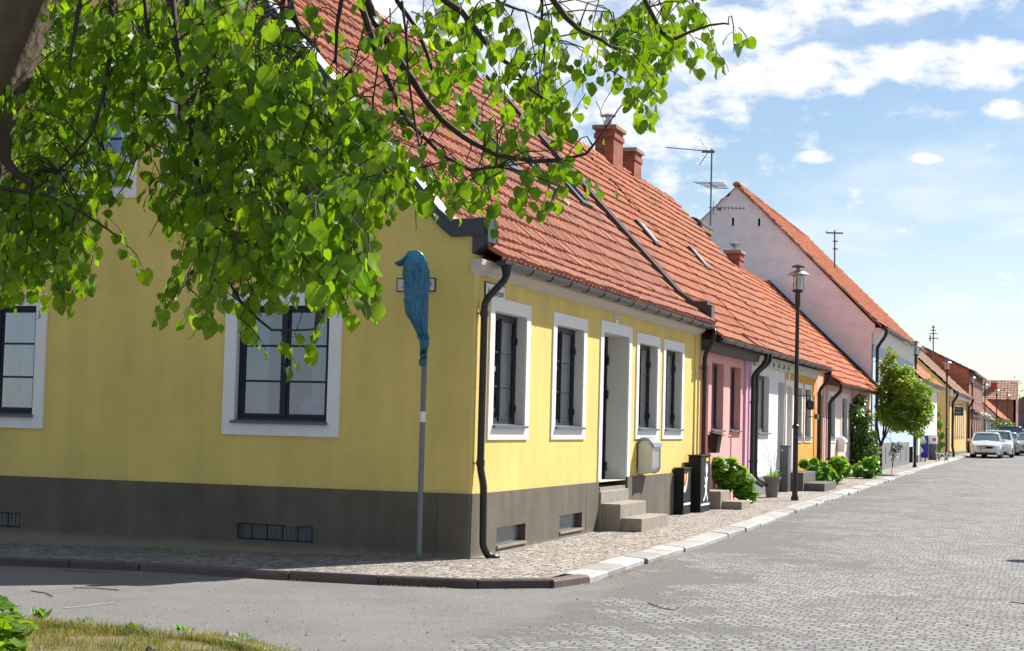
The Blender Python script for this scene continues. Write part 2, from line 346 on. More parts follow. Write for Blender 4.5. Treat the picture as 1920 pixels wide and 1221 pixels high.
M['leafH'] = leaf_mat('broad_leaf', (.05, .19, .015), (.22, .42, .035), .38, .45)
M['leafS'] = leaf_mat('shrub_leaf', (.12, .24, .02), (.28, .38, .04), .42, .5)
M['leafV'] = leaf_mat('climber_leaf', (.035, .11, .018), (.14, .26, .04), .3, .4)
M['grass'] = leaf_mat('grass_blade', (.07, .12, .02), (.34, .30, .10), .3, .6)
# ------------------------------------------------------------------ ground
def road_mat():
    m_ = bpy.data.materials.new('sett_and_asphalt_road'); m_.use_nodes = True; t = m_.node_tree; b = t.nodes['Principled BSDF']; b.inputs['Roughness'].default_value = .85
    tcx = N(t, 'ShaderNodeTexCoord'); s_ = N(t, 'ShaderNodeSeparateXYZ'); t.links.new(tcx.outputs['Object'], s_.inputs[0])
    def noise_(scale, det=6, rough=.6, vec=None):
        n = N(t, 'ShaderNodeTexNoise'); n.inputs['Scale'].default_value = scale; n.inputs['Detail'].default_value = det; n.inputs['Roughness'].default_value = rough
        t.links.new(vec or tcx.outputs['Object'], n.inputs['Vector']); return n
    def mr_(src, a, b_, c, d, smooth=False):
        n = N(t, 'ShaderNodeMapRange'); t.links.new(src, n.inputs[0])
        if smooth: n.interpolation_type = 'SMOOTHSTEP'
        for i, v in enumerate((a, b_, c, d)): n.inputs[1+i].default_value = v
        return n.outputs[0]
    def mixc(f, a, c2):
        mx = N(t, 'ShaderNodeMix', data_type='RGBA'); t.links.new(f, mx.inputs[0])
        for s0, i in ((a, 6), (c2, 7)):
            if hasattr(s0, 'links'): t.links.new(s0, mx.inputs[i])
            else: mx.inputs[i].default_value = (*s0, 1)
        return mx.outputs[2]
    def scalec(c, f):
        vm = N(t, 'ShaderNodeVectorMath', operation='SCALE'); t.links.new(c, vm.inputs[0]); t.links.new(f, vm.inputs['Scale']); return vm.outputs[0]
    # setts: wobbling rows across the street
    nz = noise_(1.3, 3); off = N(t, 'ShaderNodeVectorMath', operation='SCALE'); t.links.new(nz.outputs['Color'], off.inputs[0]); off.inputs['Scale'].default_value = .22
    nz2 = noise_(6, 2); off2 = N(t, 'ShaderNodeVectorMath', operation='SCALE'); t.links.new(nz2.outputs['Color'], off2.inputs[0]); off2.inputs['Scale'].default_value = .05
    ad = N(t, 'ShaderNodeVectorMath', operation='ADD'); t.links.new(tcx.outputs['Object'], ad.inputs[0]); t.links.new(off.outputs[0], ad.inputs[1])
    ad2 = N(t, 'ShaderNodeVectorMath', operation='ADD'); t.links.new(ad.outputs[0], ad2.inputs[0]); t.links.new(off2.outputs[0], ad2.inputs[1])
    br = N(t, 'ShaderNodeTexBrick'); t.links.new(ad2.outputs[0], br.inputs['Vector'])
    for k, v in (('Scale', 1), ('Mortar Size', .012), ('Brick Width', .13), ('Row Height', .105), ('Mortar Smooth', .6), ('Bias', .1)): br.inputs[k].default_value = v
    br.inputs['Color1'].default_value = (.29, .285, .28, 1); br.inputs['Color2'].default_value = (.165, .16, .16, 1); br.inputs['Mortar'].default_value = (.07, .066, .06, 1)
    big = noise_(.35, 5); c = scalec(br.outputs[0], mr_(big.outputs[0], .3, .7, .86, 1.14))
    mid = noise_(22, 3); c = scalec(c, mr_(mid.outputs[0], .25, .75, .8, 1.2))
    grit = noise_(.55, 7, .68); kx = mr_(s_.outputs[0], 1.6, 5.2, .13, -.06)
    gm = mr_(math_(t, 'ADD', grit.outputs[0], kx), .53, .62, 0, .92, True)
    sp = noise_(90, 3, .8); gcol = mixc(mr_(sp.outputs[0], .35, .65, 0, 1), (.055, .052, .047), (.165, .16, .148))
    c = mixc(gm, c, gcol)
    # asphalt of the side street
    asp = mixc(mr_(noise_(75, 4, .9).outputs[0], .36, .62, 0, 1), (.075, .072, .068), (.235, .225, .215))
    asp = scalec(asp, mr_(noise_(.8, 6).outputs[0], .3, .7, .85, 1.15))
    wob = noise_(1.1, 6, .65); ex = math_(t, 'ADD', s_.outputs[0], math_(t, 'MULTIPLY', math_(t, 'SUBTRACT', wob.outputs[0], .5), 1.5))
    m1 = mr_(ex, 2.1, 2.55, 0, 1, True)
    ey = math_(t, 'ADD', s_.outputs[1], math_(t, 'MULTIPLY', math_(t, 'SUBTRACT', wob.outputs[0], .5), 2.0)); m2 = mr_(ey, -2.2, .2, 0, 1, True)
    mm = math_(t, 'MAXIMUM', m1, m2)
    c = mixc(mm, asp, c)
    t.links.new(c, b.inputs['Base Color'])
    h = math_(t, 'MULTIPLY', math_(t, 'SUBTRACT', 1.0, br.outputs['Fac']), math_(t, 'MULTIPLY', mm, math_(t, 'SUBTRACT', 1.0, gm)))
    h = math_(t, 'ADD', h, math_(t, 'MULTIPLY', mid.outputs[0], .25)); h = math_(t, 'ADD', h, math_(t, 'MULTIPLY', sp.outputs[0], .3))
    bp = N(t, 'ShaderNodeBump'); bp.inputs['Strength'].default_value = .8; bp.inputs['Distance'].default_value = .018
    t.links.new(h, bp.inputs['Height']); t.links.new(bp.outputs[0], b.inputs['Normal']); return m_
def sett_mat():
    m_ = bpy.data.materials.new('small_sett_paving'); m_.use_nodes = True; t = m_.node_tree; b = t.nodes['Principled BSDF']; b.inputs['Roughness'].default_value = .85
    tcx = N(t, 'ShaderNodeTexCoord'); s_ = N(t, 'ShaderNodeSeparateXYZ'); t.links.new(tcx.outputs['Object'], s_.inputs[0])
    mp = N(t, 'ShaderNodeMapping'); mp.inputs['Scale'].default_value = (9.5, 9.5, 0); t.links.new(tcx.outputs['Object'], mp.inputs[0])
    v1 = N(t, 'ShaderNodeTexVoronoi', feature='DISTANCE_TO_EDGE'); v2 = N(t, 'ShaderNodeTexVoronoi', feature='F1')
    for v in (v1, v2): v.inputs['Scale'].default_value = 1; v.inputs['Randomness'].default_value = .55; t.links.new(mp.outputs[0], v.inputs['Vector'])
    sx = N(t, 'ShaderNodeSeparateXYZ'); t.links.new(v2.outputs['Color'], sx.inputs[0])
    def mr_(src, a, b_, c, d):
        n = N(t, 'ShaderNodeMapRange'); t.links.new(src, n.inputs[0])
        for i, v in enumerate((a, b_, c, d)): n.inputs[1+i].default_value = v
        return n.outputs[0]
    def mixc(f, a, c2):
        mx = N(t, 'ShaderNodeMix', data_type='RGBA'); t.links.new(f, mx.inputs[0])
        for s0, i in ((a, 6), (c2, 7)):
            if hasattr(s0, 'links'): t.links.new(s0, mx.inputs[i])
            else: mx.inputs[i].default_value = (*s0, 1)
        return mx.outputs[2]
    sunlit_col = mixc(sx.outputs[0], (.25, .215, .185), (.42, .37, .33))  # sunlight put into the colour of the street side setts
    shade_col = mixc(sx.outputs[1], (.15, .15, .145), (.30, .29, .28))  # greyer, darker setts: shade beside the gable put into the colour
    n = N(t, 'ShaderNodeTexNoise'); n.inputs['Scale'].default_value = .8; t.links.new(tcx.outputs['Object'], n.inputs['Vector'])
    f = mr_(math_(t, 'ADD', s_.outputs[0], math_(t, 'MULTIPLY', n.outputs[0], .8)), -.9, .3, 0, 1)
    c = mixc(f, shade_col, sunlit_col)
    nd = N(t, 'ShaderNodeTexNoise'); nd.inputs['Scale'].default_value = 3; nd.inputs['Detail'].default_value = 8; t.links.new(tcx.outputs['Object'], nd.inputs['Vector'])
    vm = N(t, 'ShaderNodeVectorMath', operation='SCALE'); t.links.new(c, vm.inputs[0]); t.links.new(mr_(nd.outputs[0], .3, .7, .8, 1.2), vm.inputs['Scale'])
    c = mixc(mr_(v1.outputs[0], .03, .11, 1, 0), vm.outputs[0], (.085, .07, .055))
    t.links.new(c, b.inputs['Base Color'])
    bp = N(t, 'ShaderNodeBump'); bp.inputs['Strength'].default_value = .9; bp.inputs['Distance'].default_value = .012
    t.links.new(mr_(v1.outputs[0], 0, .22, 0, 1), bp.inputs['Height']); t.links.new(bp.outputs[0], b.inputs['Normal']); return m_
M['road'] = road_mat(); M['sett'] = sett_mat()
M['kerbL'] = mat('pale_granite_kerb', (.35, .345, .33), .8, .3, 4, .7, 30, tint=.25, dirt=.5)
M['kerbD'] = mat('dark_red_granite_kerb', (.11, .078, .068), .8, .3, 6, .5, 30, tint=.25, dirt=.3)
M['earth'] = mat('dry_earth', (.20, .145, .09), 1, .3, 6, .6, 40)
M['verge'] = mat('dry_grass_earth', (.17, .13, .06), 1, .35, 5, .6, 40)
def sheet(name, xs, ys, off, m_, kind='structure'):
    mb = MB(); nx, ny = len(xs), len(ys)
    mb.add([(x, y, gz(x, y)+off) for y in ys for x in xs], [(j*nx+i, j*nx+i+1, (j+1)*nx+i+1, (j+1)*nx+i) for j in range(ny-1) for i in range(nx-1)])
    return mb.build(name, m_, props={'kind': kind})
sheet('ground', [-900, -60, -30, -14, -7, 0, 15, 40, 900], [-400, -60, 0, 60, 170, 400, 1500], -.16, M['earth'])
sheet('road', [-30, -14, -7, 0, 7, 14, 22], [-40, -20, -8, 0, 20, 60, 100, 170, 260], -.075, M['road'])
# kerb line: outer lower edge, in metres from photo measurements
outer = [SL(-900, 1030, -.075), SL(0, 1059, -.075), SL(250, 1070, -.075), SL(500, 1085, -.075), SL(700, 1096, -.075), SL(860, 1103, -.075), SL(985, 1106, -.075), SL(1062, 1101, -.075),
         SL(1112, 1088, -.06), SL(1165, 1068, -.05), SL(1257, 1039, -.05), SL(1320, 1022, -.05), SL(1507, 954, -.05), SL(1600, 924, -.05), SL(1700, 890, -.05), SL(1768, 869, -.05)]
outer = [Vector((p.x, p.y, 0)) for p in outer]
last = outer[-1]; outer += [Vector((last.x-.05, 80, 0)), Vector((last.x+.1, 100, 0)), Vector((last.x+.6, 180, 0))]
outer[0] = Vector((-26, outer[1].y+.2, 0))
def polylen(pts):
    L = [0]
    for a, b in zip(pts, pts[1:]): L.append(L[-1]+(b-a).length)
    return L
def at_len(pts, L, s):
    for i in range(len(pts)-1):
        if s <= L[i+1] or i == len(pts)-2:
            f = (s-L[i])/max(L[i+1]-L[i], 1e-6); return pts[i].lerp(pts[i+1], f), (pts[i+1]-pts[i]).normalized()
KL = polylen(outer)
icorner = 7
mbD = MB(); mbL = MB(); s = 0.0; rk = random.Random(3)
while s < KL[-1]-.2:
    p0, d0 = at_len(outer, KL, s)
    dark = s < KL[icorner]-.1
    ln = (rk.uniform(.75, 1.15) if dark else rk.uniform(.6, 1.1)) if s < 75 else 6.0
    if dark and s < KL[1]: ln = 2.0
    wdt = .14 if dark else .30
    s1 = min(s+ln, KL[-1]); p1, d1 = at_len(outer, KL, s1-.012)
    n0 = Vector((-d0.y, d0.x, 0)); n1_ = Vector((-d1.y, d1.x, 0))
    tt = rk.uniform(0, 1); jz = rk.uniform(-.010, .010); jo = rk.uniform(-.022, .022)
    top = .012 if dark else .006
    def P(p, n, w, z): q = p + n*(w+jo); return (q.x, q.y, gz(q.x, q.y) + z)
    lo = -.12; zo = top + jz if dark else -.012 + jz
    e = .018
    v = [P(p0, n0, 0, lo), P(p1, n1_, 0, lo), P(p1, n1_, wdt, lo), P(p0, n0, wdt, lo),
         P(p0, n0, 0, zo-e), P(p1, n1_, 0, zo-e), P(p0, n0, e, zo), P(p1, n1_, e, zo), P(p1, n1_, wdt, top+jz*.5), P(p0, n0, wdt, top+jz*.5)]
    (mbD if dark else mbL).add(v, [(0, 1, 5, 4), (4, 5, 7, 6), (6, 7, 8, 9), (3, 2, 8, 9), (0, 4, 6, 9, 3), (1, 2, 8, 7, 5)], 0, tt)
    s = s1
mbD.build('kerb', M['kerbD'], props={'kind': 'structure'}); mbL.build('kerb', M['kerbL'], props={'kind': 'structure'})
# pavement sheet between kerb and walls
mb = MB(); S = [i*.8 for i in range(int(KL[-1]/.8))]; rows = []
for s in S:
    p, d = at_len(outer, KL, s); n = Vector((-d.y, d.x, 0)); w = .13 if s < KL[icorner] else .29
    a = p + n*w
    if p.y < -1.2 and p.x < 1.3: b = Vector((min(a.x, .1), .25, 0))
    elif p.y < 0.4: b = Vector((.02, .25, 0))
    else: b = Vector((-1.6, p.y, 0))
    if s < 24: b = Vector((min(p.x, 0), .3, 0))
    rows.append([a.lerp(b, k/4) for k in range(5)])
mb.add([(q.x, q.y, gz(q.x, q.y)) for r_ in rows for q in r_], [(j*5+i, j*5+i+1, (j+1)*5+i+1, (j+1)*5+i) for j in range(len(rows)-1) for i in range(4)])
mb.build('pavement', M['sett'], props={'kind': 'structure'})
# ------------------------------------------------------------------ tiled roofs
PROF = [(0, .014), (.16, 0), (.4, -.008), (.56, .014), (.66, .05), (.78, .064), (.9, .052), (1.0, .014)]
PLOW = [(0, .01), (.35, 0), (.6, .012), (.8, .045), (1, .01)]
def prof_at(profile, s):
    for i in range(len(profile)-1):
        a, b = Vector(profile[i]), Vector(profile[i+1]); L = (b-a).length
        if s <= L or i == len(profile)-2:
            d = (b-a)/L; return a + d*s, Vector((-d.y, d.x)) if d.x > 0 else Vector((d.y, -d.x))*-1
        s -= L
def tiled(fr, u0, u1, profile, m_, parent, name='tile_roof', tw=.205, ch=.325, low=False, seed=1, jit=1.0, skip=None, sag=.035):
    rr = random.Random(seed); mb = MB(); L = sum((Vector(b)-Vector(a)).length for a, b in zip(profile, profile[1:]))
    nrow = int(L/ch); ch = L/nrow; P_ = PLOW if low else PROF
    k0 = math.floor(u0/tw); k1 = math.ceil(u1/tw)
    for r_ in range(nrow):
        a, na = prof_at(profile, r_*ch - (.0 if r_ else .03)); b, nb = prof_at(profile, min(r_*ch+ch+.03, L))
        na = Vector((abs(na.x), abs(na.y))); nb = Vector((abs(nb.x), abs(nb.y)))
        for k in range(k0, k1):
            ua, ub = max(k*tw, u0), min((k+1)*tw, u1)
            if ub-ua < .03: continue
            uc = (ua+ub)/2
            if skip and skip(uc, a.x): continue
            ja = rr.gauss(0, .004)*jit; jb = rr.gauss(0, .004)*jit; ts = rr.gauss(0, .006)*jit; tt = min(max(rr.gauss(.5, .24), 0), 1)
            if rr.random() < .03*jit: tt = 0.0
            vs = []
            for f, h in P_:
                u = k*tw + f*tw*1.02; u = min(max(u, u0), u1)
                pa = a + na*(h + .045 + ja); pb = b + nb*(h + jb); vs.append(fr.p(u + ts*0, pa.y, pa.x)); vs.append(fr.p(u, pb.y, pb.x)); pc = a + na*(h*.4 - .004); vs.append(fr.p(u, pc.y, pc.x))
            n = len(P_)
            if sag: vs = [v + Vector((0, 0, sag*noise.noise(Vector((v.y*.45+v.x*.2, v.z*.35, seed))))) for v in vs]
            mb.add(vs, [(3*i, 3*i+3, 3*i+4, 3*i+1) for i in range(n-1)] + [(3*i+2, 3*i+5, 3*i+3, 3*i) for i in range(n-1)], 0, tt)
    return mb.build(name, m_, parent, smooth=False)
def ridge_tiles(fr, u0, u1, n, z, m_, parent, seed=5, r=.11):
    rr = random.Random(seed); mb = MB(); u = u0
    while u < u1-.05:
        e = min(u+.36, u1); jz = rr.gauss(0, .006); vs = []
        for uu, rad in ((u, r), (e+.03, r*.86)):
            for k in range(7):
                a = pi*k/6; vs.append(fr.p(uu, z+jz+sin(a)*rad-.02, n+cos(a)*rad*1.15))
        mb.add(vs, [(i, i+1, 8+i, 7+i) for i in range(6)] + [tuple(range(7))], 0, rr.random()); u = e
    return mb.build('ridge_tiles', m_, parent)
def gutter(fr, u0, u1, n, z, parent, r=.065, br=.9, m_=None):
    m_ = m_ or M['black']; mb = MB(); vs = []
    for u in (u0, u1):
        for rad in (r, r-.006):
            for k in range(9):
                a = pi + pi*k/8; vs.append(fr.p(u, z+sin(a)*rad, n+cos(a)*rad))
    f = [(i, i+1, 19+i, 18+i) for i in range(8)] + [(9+i, 27+i, 28+i, 10+i) for i in range(8)] + [(0, 9, 27, 18), (8, 26, 35, 17)]
    f += [tuple(range(9)), tuple(18+i for i in reversed(range(9)))]
    mb.add(vs, f); mb.tube([fr.p(u0, z+.004, n+r), fr.p(u1, z+.004, n+r)], .008, 6)
    g = mb.build('gutter', m_, parent)
    u = u0+.25
    while br and u < u1:
        b = MB(); b.tube([fr.p(u, z+sin(pi+pi*k/8)*(r+.004), n+cos(pi+pi*k/8)*(r+.004)) for k in range(9)], .006, 5); b.build('gutter_bracket', m_, g); u += br
    return g
def downpipe(pts, parent, r=.04, clamps=(), m_=None, wallx=0.0, name='downpipe'):
    P_ = [Vector(p) for p in pts]; out = [P_[0]]
    for i in range(1, len(P_)-1):
        a, b, c = P_[i-1], P_[i], P_[i+1]; d = min(.09, (b-a).length*.45, (c-b).length*.45)
        p0 = b+(a-b).normalized()*d; p2 = b+(c-b).normalized()*d
        for k in range(5): f = k/4; out.append(p0*(1-f)**2 + b*2*f*(1-f) + p2*f*f)
    out.append(P_[-1]); mb = MB(); mb.tube(out, r, 14)
    o = mb.build(name, m_ or M['black'], parent, smooth=True)
    for z in clamps:
        for i in range(len(P_)-1):
            a, b = P_[i], P_[i+1]
            if min(a.z, b.z) <= z <= max(a.z, b.z):
                f = (z-a.z)/(b.z-a.z); q = a.lerp(b, f)
                c = MB(); c.lathe(q, [(r+.008, -.035), (r+.008, .035)], 14); c.tube([q, Vector((wallx, q.y, q.z))], .009, 6); c.tube([q+Vector((0, -.02, 0)), Vector((wallx, q.y-.09, q.z))], .006, 5)
                c.build('pipe_clamp', m_ or M['black'], o); break
    return o
# ------------------------------------------------------------------ windows
def window(fr, u0, u1, z0, z1, parent, depth=.13, cols=2, rows=3, trim=.165, low=False, sash=None, glass=None, trim_m=None, sill=True, curtain=True, tp=.022, bars=True, casement=True, hinge=None, bot=None, name='window'):
    sash = sash or M['sash']; glass = glass or M['glass']; trim_m = trim_m or M['trim']
    mb = MB(); fw = .055; n0, n1 = -depth-.045, -depth
    mb.fbox(fr, u0, u0+fw, z0, z1, n0, n1); mb.fbox(fr, u1-fw, u1, z0, z1, n0, n1)
    mb.fbox(fr, u0+fw, u1-fw, z0, z0+fw*1.2, n0, n1); mb.fbox(fr, u0+fw, u1-fw, z1-fw, z1, n0, n1)
    iu0, iu1, iz0, iz1 = u0+fw, u1-fw, z0+fw*1.2, z1-fw
    w = (iu1-iu0)/cols
    for c in range(1, cols):
        mb.fbox(fr, iu0+c*w-.032, iu0+c*w+.032, iz0, iz1, n0+.004, n1+(.014 if casement else -.01))
    if casement and not low:
        for c in range(cols):
            a = iu0+c*w+(.032 if c else 0); b = iu0+(c+1)*w-(.032 if c < cols-1 else 0); cw = .028
            mb.fbox(fr, a, a+cw, iz0, iz1, n0+.006, n1-.006); mb.fbox(fr, b-cw, b, iz0, iz1, n0+.006, n1-.006)
            mb.fbox(fr, a+cw, b-cw, iz0, iz0+cw*1.4, n0+.006, n1-.006); mb.fbox(fr, a+cw, b-cw, iz1-cw, iz1, n0+.006, n1-.006)
    if bars:
        for r_ in range(1, rows):
            z = iz0+(iz1-iz0)*r_/rows
            for c in range(cols): mb.fbox(fr, iu0+c*w+.034, iu0+(c+1)*w-.034, z-.013, z+.013, n0+.02, n1-.008)
    if hinge:
        uu = u1-.03 if hinge > 0 else u0+.03
        for f in (.16, .78): zc = z0+(z1-z0)*f; mb.fbox(fr, uu-.005, uu+.022, zc-.045, zc+.045, n1, n1+.018)
    o = mb.build(name, sash, parent, bevel=0 if low else .004)
    g = MB(); n = -depth-.026; g.quad(fr.p(iu0, iz0, n), fr.p(iu1, iz0, n), fr.p(iu1, iz1, n), fr.p(iu0, iz1, n)); g.build('pane', glass, o)
    if trim:
        t = MB(); T = trim; tb = trim if bot is None else bot
        t.fbox(fr, u0-T, u0, z0-tb, z1+T, 0, tp); t.fbox(fr, u1, u1+T, z0-tb, z1+T, 0, tp); t.fbox(fr, u0, u1, z1, z1+T, 0, tp); t.fbox(fr, u0, u1, z0-tb, z0, 0, tp)
        t.build('surround', trim_m, o)
    if sill:
        s_ = MB(); a, b = u0-.015, u1+.03; vs = [fr.p(a, z0+.03, -depth), fr.p(b, z0+.03, -depth), fr.p(b, z0+.008, tp+.045), fr.p(a, z0+.008, tp+.045),
              fr.p(a, z0-.002, -depth), fr.p(b, z0-.002, -depth), fr.p(b, z0-.022, tp+.045), fr.p(a, z0-.022, tp+.045)]
        s_.hexa(vs); s_.build('sill', M['sill'] if sash is not M['sash'] or True else sash, o)
    if curtain:
        c = MB()
        for a, b in ((iu0-.05, iu0+(iu1-iu0)*.22), (iu1-(iu1-iu0)*.26, iu1+.05)):
            k = 12; vs = []
            for i in range(k+1):
                u = a+(b-a)*i/k; nn = -depth-.10+.018*sin(i*2.3+u0*9); vs += [fr.p(u, iz0-.02, nn), fr.p(u, iz1+.05, nn)]
            c.add(vs, [(2*i, 2*i+2, 2*i+3, 2*i+1) for i in range(k)])
        c.build('curtain', M['curtain'], o)
    return o
def back_box(fr, u0, u1, z0, z1, depth, parent, m_=None):
    mb = MB(); mb.fbox(fr, u0, u1, z0, z1, -depth-.02, -depth); return mb.build('back_wall', m_ or M['dark'], parent)
# ------------------------------------------------------------------ corner house
RA = [(.25, 3.57), (-.42, 4.01), (-4.5, 8.42)]
H = thing('corner_house', 'yellow plastered corner house with dark grey base, white window surrounds and red tiled roof', 'house', (0, 0, 0))
yA1 = 12.85
W4 = [(.80, 2.07), (3.42, 4.77), (8.08, 9.37), (9.98, 11.29)]
holes = [(a, b, 1.56, 2.98) for a, b in W4] + [(5.87, 7.41, .74, 3.03)]
mb = MB(); mb.wall(STREET, [(.035, .74), (5.87, .74), (5.87, .745), (7.41, .745), (7.41, .74), (yA1, .74), (yA1, 3.56), (.035, 3.56)], [h for h in holes[:4]] + [(5.87, 7.41, .75, 3.03)], .35)
# side and back walls so that the house is closed
mb.build('street_wall', [M['yellow'], M['reveal']], H); mb = MB(); mb.wall(Fr((-9, 0, 0), (0, 1, 0), (-1, 0, 0)), [(0.2, -.3), (yA1, -.3), (yA1, 3.8), (.2, 3.8)], (), .3)
mb.build('rear_wall', [M['yellow'], M['reveal']], H)
GW = [(1.86, 3.15, 1.54, 2.985), (6.16, 7.45, 1.54, 2.985), (3.20, 4.18, 4.58, 5.80), (4.87, 5.85, 4.55, 5.80)]
mb = MB(); mb.wall(GABLE, [(0.001, .74), (9, .74), (9, 3.9), (8.7, 4.05), (4.5, 8.53), (.42, 4.05), (.28, 3.93), (.001, 3.9)], GW, .32)
mb.build('gable_wall', [M['yellow'], M['reveal']], H)
mb = MB(); mb.fbox(STREET, 0, .17, .742, 3.42, 0, .03); mb.build('pilaster', M['yellow'], H); mb = MB(); mb.fbox(STREET, yA1-.45, yA1-.02, .752, 3.42, 0, .03); mb.build('pilaster', M['yellow'], H)
mb = MB(); mb.fbox(GABLE, .9, 8.4, .8, 3.7, -1.35, -1.30); mb.build('dimming_partition', mat('room_dimness_paint', (.16, .15, .14), .9, .3, 1.5), H)  # added partition in a dark colour, dims the room behind the panes
# base
mb = MB()
V1 = (1.05, 2.2, .09, .31); V2 = (3.72, 4.85, .12, .34)
mb.wall(Fr((.035, -.035, 0), (0, 1, 0), (1, 0, 0)), [(0, -.3), (5.72, -.3), (5.72, .752), (0, .75)], [V1, V2], .38, 0, 0)
mb.wall(Fr((.035, 0, 0), (0, 1, 0), (1, 0, 0)), [(7.42, -.3), (11.0, -.3), (11.0, .79), (7.42, .79)], [], .38, 0, 0)
mb.wall(Fr((.035, 0, 0), (0, 1, 0), (1, 0, 0)), [(11.0, -.3), (12.9, -.3), (12.9, .79), (11.0, .79)], [], .38, 0, 0)
mb.wall(Fr((.03, -.034, 0), GABLE.U, GABLE.N), [(0, -.6), (9.0, -.6), (9.0, .74), (0, .755)], [(2.02, 3.08, .085, .285), (6.3, 7.36, .075, .265)], .30, 0, 0)
mb.build('plinth', [M['plinth']], H)
mb = MB(); mb.fbox(STREET, 5.0, 5.035, 0, .745, .034, .038); mb.build('expansion_joint', M['sill'], H)
# basement vents
for u0, u1, z0, z1 in (V1, V2):
    mb = MB(); k = 14
    vs = []
    for i in range(k*2+1):
        u = u0+(u1-u0)*i/(k*2); vs += [STREET.p(u-.03, z0, -.07-.01*(i % 2)), STREET.p(u-.03, z1, -.07-.01*(i % 2))]
    mb.add(vs, [(2*i, 2*i+2, 2*i+3, 2*i+1) for i in range(k*2)]); v = mb.build('basement_vent', M['flash'], H)
    s_ = MB(); s_.fbox(STREET, u0-.03, u1-.03, z0-.035, z0-.004, -.08, .055); s_.build('vent_sill', M['conc'], v)
for u0, u1, z0, z1 in ((2.02, 3.08, .085, .285), (6.3, 7.36, .075, .265)):
    mb = MB(); k = 5
    for i in range(k):
        a = u0+(u1-u0)*i/k+.008; b = u0+(u1-u0)*(i+1)/k-.008; mb.fbox(GABLE, a, b, z0+.01, z1-.01, -.12, -.035)
        for j in range(3): q = a+(b-a)*(j+.5)/3; mb.fbox(GABLE, q-.012, q+.012, z0+.02, z1-.02, -.035, -.026)
    mb.build('glass_block_vent', mat('glass_block', (.10, .115, .12), .12, .2, 20), H, bevel=.006)
# cornice
mb = MB(); prof = [(0, 3.36), (.03, 3.36), (.045, 3.40), (.09, 3.43), (.13, 3.47), (.14, 3.535), (0, 3.535)]
mb.prism([STREET.p(-.06, z, n) for n, z in prof], Vector((0, yA1-.1+.06, 0))); mb.build('cornice', M['cornice'], H)
# windows
for i, (a, b) in enumerate(W4):
    o = window(STREET, a, b, 1.56, 2.98, H, .12, hinge=1)
for i, (a, b, c, d) in enumerate(GW[:2]):
    wg = window(GABLE, a, b, c, d, H, .06, glass=M['glassG'], trim=.165, curtain=True, tp=.03)
    v_ = MB(); v_.lathe(GABLE.p(a+.42, c+.05, -.30), [(.05, 0), (.10, .08), (.09, .17), (.05, .22), (.06, .25)], 14); v_.build('window_vase', M['white'], wg)
for a, b, c, d in GW[2:]:
    window(GABLE, a, b, c, d, H, .06, rows=2, glass=M['glassG'], trim=.165, tp=.03)
mb = MB(); mb.fbox(GABLE, 1.97, 2.05, 1.665, 1.71, -.092, -.0915); mb.build('window_sticker', M['white'], H)
mb = MB(); mb.fbox(GABLE, 1.97, 2.05, 1.71, 1.75, -.092, -.0912); mb.build('window_sticker', M['red'], H)
# door in its deep reveal
T = MB(); t0, t1 = 5.87, 7.41
T.fbox(STREET, t0-.17, t0, .757, 3.2, 0, .022); T.fbox(STREET, t1, t1+.17, .795, 3.2, 0, .022); T.fbox(STREET, t0, t1, 3.03, 3.2, 0, .022); T.build('door_surround', M['trim'], H)
D = MB(); D.fbox(STREET, t0, t0+.07, .66, 3.03, -.40, -.34); D.fbox(STREET, t1-.07, t1, .66, 3.03, -.40, -.34); D.fbox(STREET, t0+.07, t1-.07, 2.86, 3.03, -.40, -.34)
D.fbox(STREET, t0+.07, t1-.07, .66, 2.86, -.42, -.37)
for zc in (.80, 1.5, 2.2):
    D.fbox(STREET, t0+.25, (t0+t1)/2-.08, zc, zc+.55, -.37, -.36); D.fbox(STREET, (t0+t1)/2+.08, t1-.25, zc, zc+.55, -.37, -.36)
for zc in (.95, 2.1, 2.65): D.fbox(STREET, t1-.10, t1-.05, zc-.07, zc+.07, -.34, -.30)
dr = D.build('front_door', M['sash'], H, bevel=.004)
h_ = MB(); h_.tube([STREET.p(6.1, 1.72, -.36), STREET.p(6.1, 1.72, -.31), STREET.p(6.22, 1.72, -.31)], .011, 8); h_.build('handle', M['steel'], dr)
F_ = MB(); F_.fbox(STREET, t0, t1, .58, .66, -.42, .005); F_.build('threshold', M['conc'], H)
# steps
S_ = MB(); S_.fbox(STREET, 5.74, 7.40, -.1, .61, -.02, .06); S_.fbox(STREET, 5.76, 7.36, -.1, .43, .06, .36); S_.fbox(STREET, 5.80, 7.50, -.1, .225, .36, .68)
S_.build('steps', M['conc'], H, bevel=.012)
# roof
SKY = [(6.75, 7.45), (8.95, 9.65), (11.0, 11.7)]; SX = (-2.75, -1.95)
tiled(STREET, .2, yA1-.02, RA, M['tileA'], H, seed=11, jit=1.3, skip=lambda u, x: any(a+.02 < u < b-.02 for a, b in SKY) and SX[0]+.1 < x < SX[1]-.05)
ridge_tiles(STREET, .2, yA1, -4.5, 8.44, M['tileA'], H)
mb = MB(); mb.quad((-4.5, .15, 8.42), (-4.5, yA1, 8.42), (-9.2, yA1, 3.4), (-9.2, .3, 3.4)); mb.quad((-4.5, .3, 8.30), (-4.5, yA1, 8.30), (-.42, yA1, 3.88), (-.42, .3, 3.88)); mb.quad((-.42, .3, 3.88), (-.42, yA1, 3.88), (.2, yA1, 3.5), (.2, .3, 3.5)); mb.build('roof_deck', M['tileA'], H)
